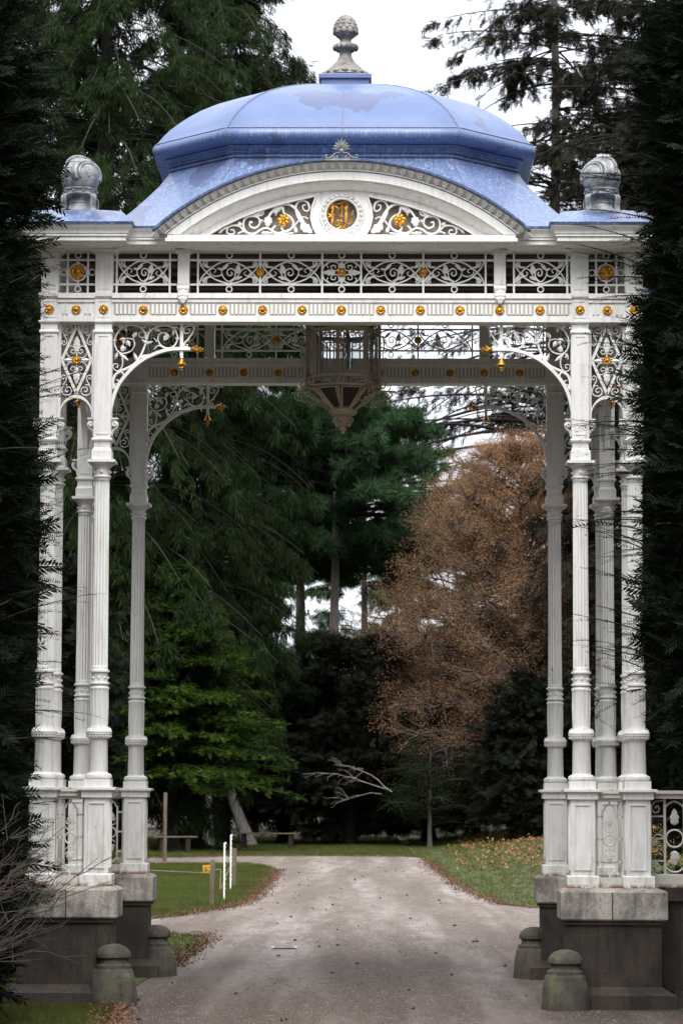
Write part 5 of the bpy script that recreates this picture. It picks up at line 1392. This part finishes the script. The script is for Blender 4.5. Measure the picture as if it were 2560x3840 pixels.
P = np.concatenate([edge_pts([(-2.6,14.2),(-2.25,15.4),(-1.76,18.1),(-1.62,21),(-1.66,25.3),(-1.75,31),(-1.86,37.2)],1500,.09),
    edge_pts([(1.40,47),(1.48,37.7),(1.70,25.7),(2.02,19.4),(2.5,18.2)],1300,.11),edge_pts([(-1.70,3.6),(-1.6,4.4),(-1.58,6.5),(-1.56,8.9),(-1.7,10.2)],420,.06),edge_pts([(-5.4,47.6),(-3.2,50),(-.8,50.6),(1,50.3)],400,.2),edge_pts([(-1.52,-2.4),(-1.6,-.9),(-1.72,-.3)],260,.08)])
litter('leaf_litter','rust brown fallen leaves lining the edges of the drive',P,.03,.07,LEAF_R)
n = 3400; P = np.stack([RNG.uniform(1.9,8,n),RNG.uniform(36,78,n),np.zeros(n)],1)
k = RNG.uniform(0,1,n) < np.clip((P[:,0]-1.7)/3.2,0.03,1); P = P[k]; P[:,2] = [bank(a,b)+.03 for a,b in P[:,:2]]
litter('leaf_litter','orange beech leaves scattered over the right bank',P,.08,.2,LEAF_O)
# loose stones on the gravel
def stone_t(seed):
    r = np.random.default_rng(seed); v = np.array([(1,0,0),(-1,0,0),(0,1,0),(0,-1,0),(0,0,1),(0,0,-1)],float)*r.uniform(.5,1,(6,1)); v[:,2] *= .6
    f = [(0,2,4),(2,1,4),(1,3,4),(3,0,4),(2,0,5),(1,2,5),(3,1,5),(0,3,5)]; return v, np.array(f)
ST = [stone_t(i) for i in range(6)]
def stones(name,label,P,smin,smax,mat):
    V,T = scatter(ST,P,RNG.normal(0,1,P.shape)*[1,1,.2],RNG.uniform(smin,smax,len(P))); o = np_mesh(name,V,T,mat); tag(o,label,'stones',kind='stuff')
n = 42000; P = np.stack([RNG.uniform(-2,4.5,n),-3+17*RNG.uniform(0,1,n)**1.3,np.full(n,.006)],1); P = P[in_poly(P,drive)]; P2 = P[::3]; P = P[1::2]; cl = np.sin(P2[:,0]*2.1+1)+np.sin(P2[:,1]*.9)+np.sin(P2[:,0]*5+P2[:,1]*1.7)*.6; P2 = P2[cl+RNG.normal(0,.4,len(P2)) > .5]
stones('loose_gravel','loose pale pebbles on the near drive',P,.003,.009,mat_simple('pebbles',(.26,.225,.205),.9,.5,30,bmp=0))
stones('dark_gravel','loose dark grit on the near drive',P2,.004,.010,mat_simple('grit',(.060,.048,.042),.95,.5,30,bmp=0))
n = 70; P = np.stack([RNG.uniform(-1.6,1.6,n),RNG.uniform(-2,40,n),np.full(n,.012)],1)
stones('dark_clods','small dark clods scattered on the drive',P,.012,.04,mat_simple('clods',(.035,.028,.024),.95,.4,20,bmp=0))

# ------------------------------------------------------------------ posts, fence stakes, sign, benches
WOODP = mat_simple('post_wood',(.115,.085,.06),.85,.4,6,(6,6,.6),.5); WHITEPL = mat_simple('white_plastic',(.82,.82,.80),.45,.05,8,bmp=0)
def post(x, y, h, r, label, mat=WOODP, square=False, lean=0):
    m = MB()
    if square: m.loft([[(-r+lean*z,-r,z),(r+lean*z,-r,z),(r+lean*z,r,z),(-r+lean*z,r,z)] for z in (-.1,h*.5,h-.012)]+[[(-r*.8+lean*h,-r*.8,h),(r*.8+lean*h,-r*.8,h),(r*.8+lean*h,r*.8,h),(-r*.8+lean*h,r*.8,h)]])
    else: m.lathe([(r*1.04,-.1),(r,h*.5),(r*.97,h-.015),(r*.8,h)],14)
    o = m.build('wooden_post', mat, None, 30, (x,y,0)); tag(o,label,'post','wooden posts on the lawn'); return o
post(-2.10,18.4,.66,.031,'squared dark wooden post with a yellow sign behind it',square=True,lean=.02)
post(-2.22,26.7,.66,.04,'round wooden post behind the right white stake, bound with wire')
post(-4.79,44.2,1.62,.046,'tall wooden post at the far lane in front of the bench')
def stake(x, y, h, label):
    m = MB(); m.loft([[(-.011,-.008,z),(.011,-.008,z),(.011,.008,z),(-.011,.008,z)] for z in (-.08,h)])
    for k in range(10):
        z = h*(.18+.08*k); m.loft([[(.011,-.006,z),(.024,-.004,z+.026),(.024,.004,z+.026),(.011,.006,z)],[(.011,-.006,z+.012),(.020,-.004,z+.034),(.020,.004,z+.034),(.011,.006,z+.012)]])
    m.stroke([(.011,h-.03),(.022,h-.02),(.022,h),(.008,h+.006)],.010,0,.012)
    o = m.build('fence_stake', WHITEPL, None, 30, (x,y,0)); tag(o,label,'stake','white plastic fence stakes'); return o
stake(-2.06,20.84,.86,'nearer white plastic fence stake, right of the signed post')
stake(-2.19,25.0,.92,'farther white plastic fence stake, in front of the round post')
# warning sign on a wire
sg = empty('warning_sign',(-2.16,18.52,.53),'small yellow electric fence warning sign hanging behind the squared post','sign')
SIGNY = mat_simple('sign_yellow',(.55,.30,.02),.5,.08,10,bmp=0); SIGNB = mat_simple('sign_black',(.02,.02,.02),.6,.1,10,bmp=0)
m = MB(); m.box(-.075,.075,-.002,.002,-.055,.055); m.build('plate',SIGNY,sg,0)
m = MB()
for a, b in (((-.062,-.02),(-.036,.03)),((-.036,.03),(-.010,-.02)),((-.010,-.02),(-.062,-.02)),((-.036,.018),(-.040,-.002)),((-.040,-.002),(-.032,.0)),((-.032,.0),(-.036,-.014))): m.bar(a,b,.005,-.0035,.002)
m.build('emblem',SIGNB,sg,0)
def lettering(txt, x, z, size, mat, parent):
    cu = bpy.data.curves.new('lettering','FONT'); cu.body = txt; cu.size = size; cu.extrude = .0008
    t = bpy.data.objects.new('lettering_curve',cu); COL.objects.link(t); dg_ = bpy.context.evaluated_depsgraph_get(); me = bpy.data.meshes.new_from_object(t.evaluated_get(dg_)); bpy.data.objects.remove(t)
    me.materials.clear(); me.materials.append(mat); o = bpy.data.objects.new('lettering',me); COL.objects.link(o); o.parent = parent; o.location = (x,-.0035,z); o.rotation_euler = (PI/2,0,0)
lettering('VO',-.008,.008,.03,SIGNB,sg); lettering('ELEKTRO',-.066,-.045,.026,SIGNB,sg)
sg.rotation_euler = (0,math.radians(-5),0)
# fence wire between the posts
m = MB(); WIRE = mat_simple('wire',(.55,.5,.45),.5,.2,20,bmp=0)
m.tube([(-2.10,18.4,.52),(-2.03,19.4,.50),(-2.06,20.84,.30)],.0022,4); m.tube([(-2.06,20.84,.30),(-2.12,23,.38),(-2.19,25,.42),(-2.22,26.7,.40)],.0022,4); m.tube([(-2.03,19.4,.50),(-2.04,19.4,.18)],.003,4); m.tube([(-2.04,19.4,.18),(-2.06,20.84,.30)],.002,4)
m.tube([(-2.12,18.45,.47),(-3.5,22,.42),(-6.5,27,.45)],.002,4)
o = WIRE_O = m.build('fence_wire',WIRE,None,0); tag(o,'thin electric fence wire strung between posts and stakes','wire')
o = MB(); o.tube([(0,0,0),(0,0,.05)],[.011,.013],8); o.ell((0,0,.06),(.013,.013,.012),8,6); o.build('handle',mat_simple('red_plastic',(.22,.02,.015),.5,.2,10,bmp=0),WIRE_O,30,(-2.035,19.4,.15))
def bench(x, y, rz, label, w=1.5):
    r = empty('park_bench',(x,y,0),label,'bench','benches beyond the lane'); r.rotation_euler = (0,0,rz)
    m = MB()
    for k in range(3): m.box(-w/2,w/2,-.2+.14*k,-.08+.14*k,.42,.46)
    m.build('seat',WOODP,r,0,bevel=.006)
    for s in (-1,1):
        m = MB(); m.box(s*(w/2-.25)-.06,s*(w/2-.25)+.06,-.17,.19,-.05,.4195); m.build('leg',BARK_DARK,r,0,bevel=.01)
bench(-5.25,53.3,.25,'plank bench behind the tall post under the fir',1.2)
bench(-3.05,60.5,-.1,'plank bench at the foot of the leaning trunk',1.9)
# drop bolt plate of the gate, lying in the drive
bp = empty('gate_stop',(-.68,7.55,.006),'flat steel gate stop with two white ends lying in the gravel','gate stop')
m = MB(); m.box(-.125,.125,-.03,.03,0,.008); m.box(-.104,.104,-.03,-.022,.0085,.014); m.build('plate',mat_simple('worn_steel',(.10,.085,.075),.6,.3,14),bp,0)
for s in (-1,1):
    m = MB(); m.box(s*.118-.012,s*.118+.012,-.02,.02,.0085,.024); m.build('end_block',WHITEPL,bp,0,bevel=.003)

# ------------------------------------------------------------------ light, sky, camera
w = bpy.data.worlds.new('World'); scene.world = w; w.use_nodes = True
nt = w.node_tree; bg = nt.nodes['Background']
sky = nt.nodes.new('ShaderNodeTexSky'); sky.sky_type = 'NISHITA'; sky.sun_disc = False
EL, AZ = math.radians(56), math.radians(180)     # azimuth of the sun, clockwise from +Y
sky.sun_elevation = EL; sky.sun_rotation = AZ; sky.air_density = 1.0; sky.dust_density = 3.0
tc = nt.nodes.new('ShaderNodeTexCoord')
n1 = nt.nodes.new('ShaderNodeTexNoise'); n1.inputs['Scale'].default_value = 2.2; n1.inputs['Detail'].default_value = 6; nt.links.new(tc.outputs['Generated'], n1.inputs['Vector'])
rp = nt.nodes.new('ShaderNodeValToRGB'); rp.color_ramp.elements[0].position = .15; rp.color_ramp.elements[0].color = (.62,.62,.62,1); rp.color_ramp.elements[1].position = .5; rp.color_ramp.elements[1].color = (1,1,1,1)
nt.links.new(n1.outputs['Fac'], rp.inputs['Fac'])
mx = nt.nodes.new('ShaderNodeMix'); mx.data_type = 'RGBA'; nt.links.new(rp.outputs['Color'], mx.inputs[0]); nt.links.new(sky.outputs[0], mx.inputs[6]); mx.inputs[7].default_value = (11.0,11.4,12.2,1)
sx = nt.nodes.new('ShaderNodeSeparateXYZ'); nt.links.new(tc.outputs['Generated'], sx.inputs[0])
gr = nt.nodes.new('ShaderNodeValToRGB')          # overcast sky: brighter overhead than at the horizon
ge = gr.color_ramp.elements; ge[0].position = 0; ge[0].color = (.60,.60,.60,1); ge[1].position = 1; ge[1].color = (1,1,1,1); e = ge.new(.22); e.color = (.74,.74,.74,1)
nt.links.new(sx.outputs['Z'], gr.inputs['Fac'])
mm = nt.nodes.new('ShaderNodeMix'); mm.data_type = 'RGBA'; mm.blend_type = 'MULTIPLY'; mm.inputs[0].default_value = 1; nt.links.new(mx.outputs[2], mm.inputs[6]); nt.links.new(gr.outputs['Color'], mm.inputs[7])
nt.links.new(mm.outputs[2], bg.inputs['Color']); bg.inputs['Strength'].default_value = .06
sun = bpy.data.lights.new('sun','SUN'); sun.energy = 1.5; sun.angle = math.radians(45); sun.color = (1,.97,.93)
so = bpy.data.objects.new('sun',sun); COL.objects.link(so)
sd = Vector((math.sin(AZ)*math.cos(EL), math.cos(AZ)*math.cos(EL), math.sin(EL)))
so.rotation_euler = (-sd).to_track_quat('-Z','Y').to_euler(); so.location = (0,-30,30)

cam = bpy.data.cameras.new('camera'); co = bpy.data.objects.new('camera',cam); COL.objects.link(co); scene.camera = co
f_, yaw, pitch, roll = 10375.1, .0152, .1017, .0040
cy, sy_, cp, sp = math.cos(yaw), math.sin(yaw), math.cos(pitch), math.sin(pitch)
Fv = Vector((-sy_*cp, cy*cp, sp)); Rv = Vector((cy, sy_, 0)); Uv = Rv.cross(Fv)
R2 = Rv*math.cos(roll)+Uv*math.sin(roll); U2 = Uv*math.cos(roll)-Rv*math.sin(roll)
M = Matrix((R2, U2, -Fv)).transposed().to_4x4(); M.translation = Vector((.3296,-21.3,1.6)); co.matrix_world = M
cam.sensor_fit = 'HORIZONTAL'; cam.sensor_width = 24; cam.lens = 24*f_/2560; cam.clip_end = 3000; cam.clip_start = .5
cam.dof.use_dof = True; cam.dof.focus_distance = 21.6; cam.dof.aperture_fstop = 9.0
scene.view_settings.view_transform = 'Standard'; scene.view_settings.look = 'None'; scene.view_settings.exposure = 1.75; scene.view_settings.gamma = 1
scene.render.film_transparent = False
scene.cycles.max_bounces = 6; scene.cycles.transparent_max_bounces = 12
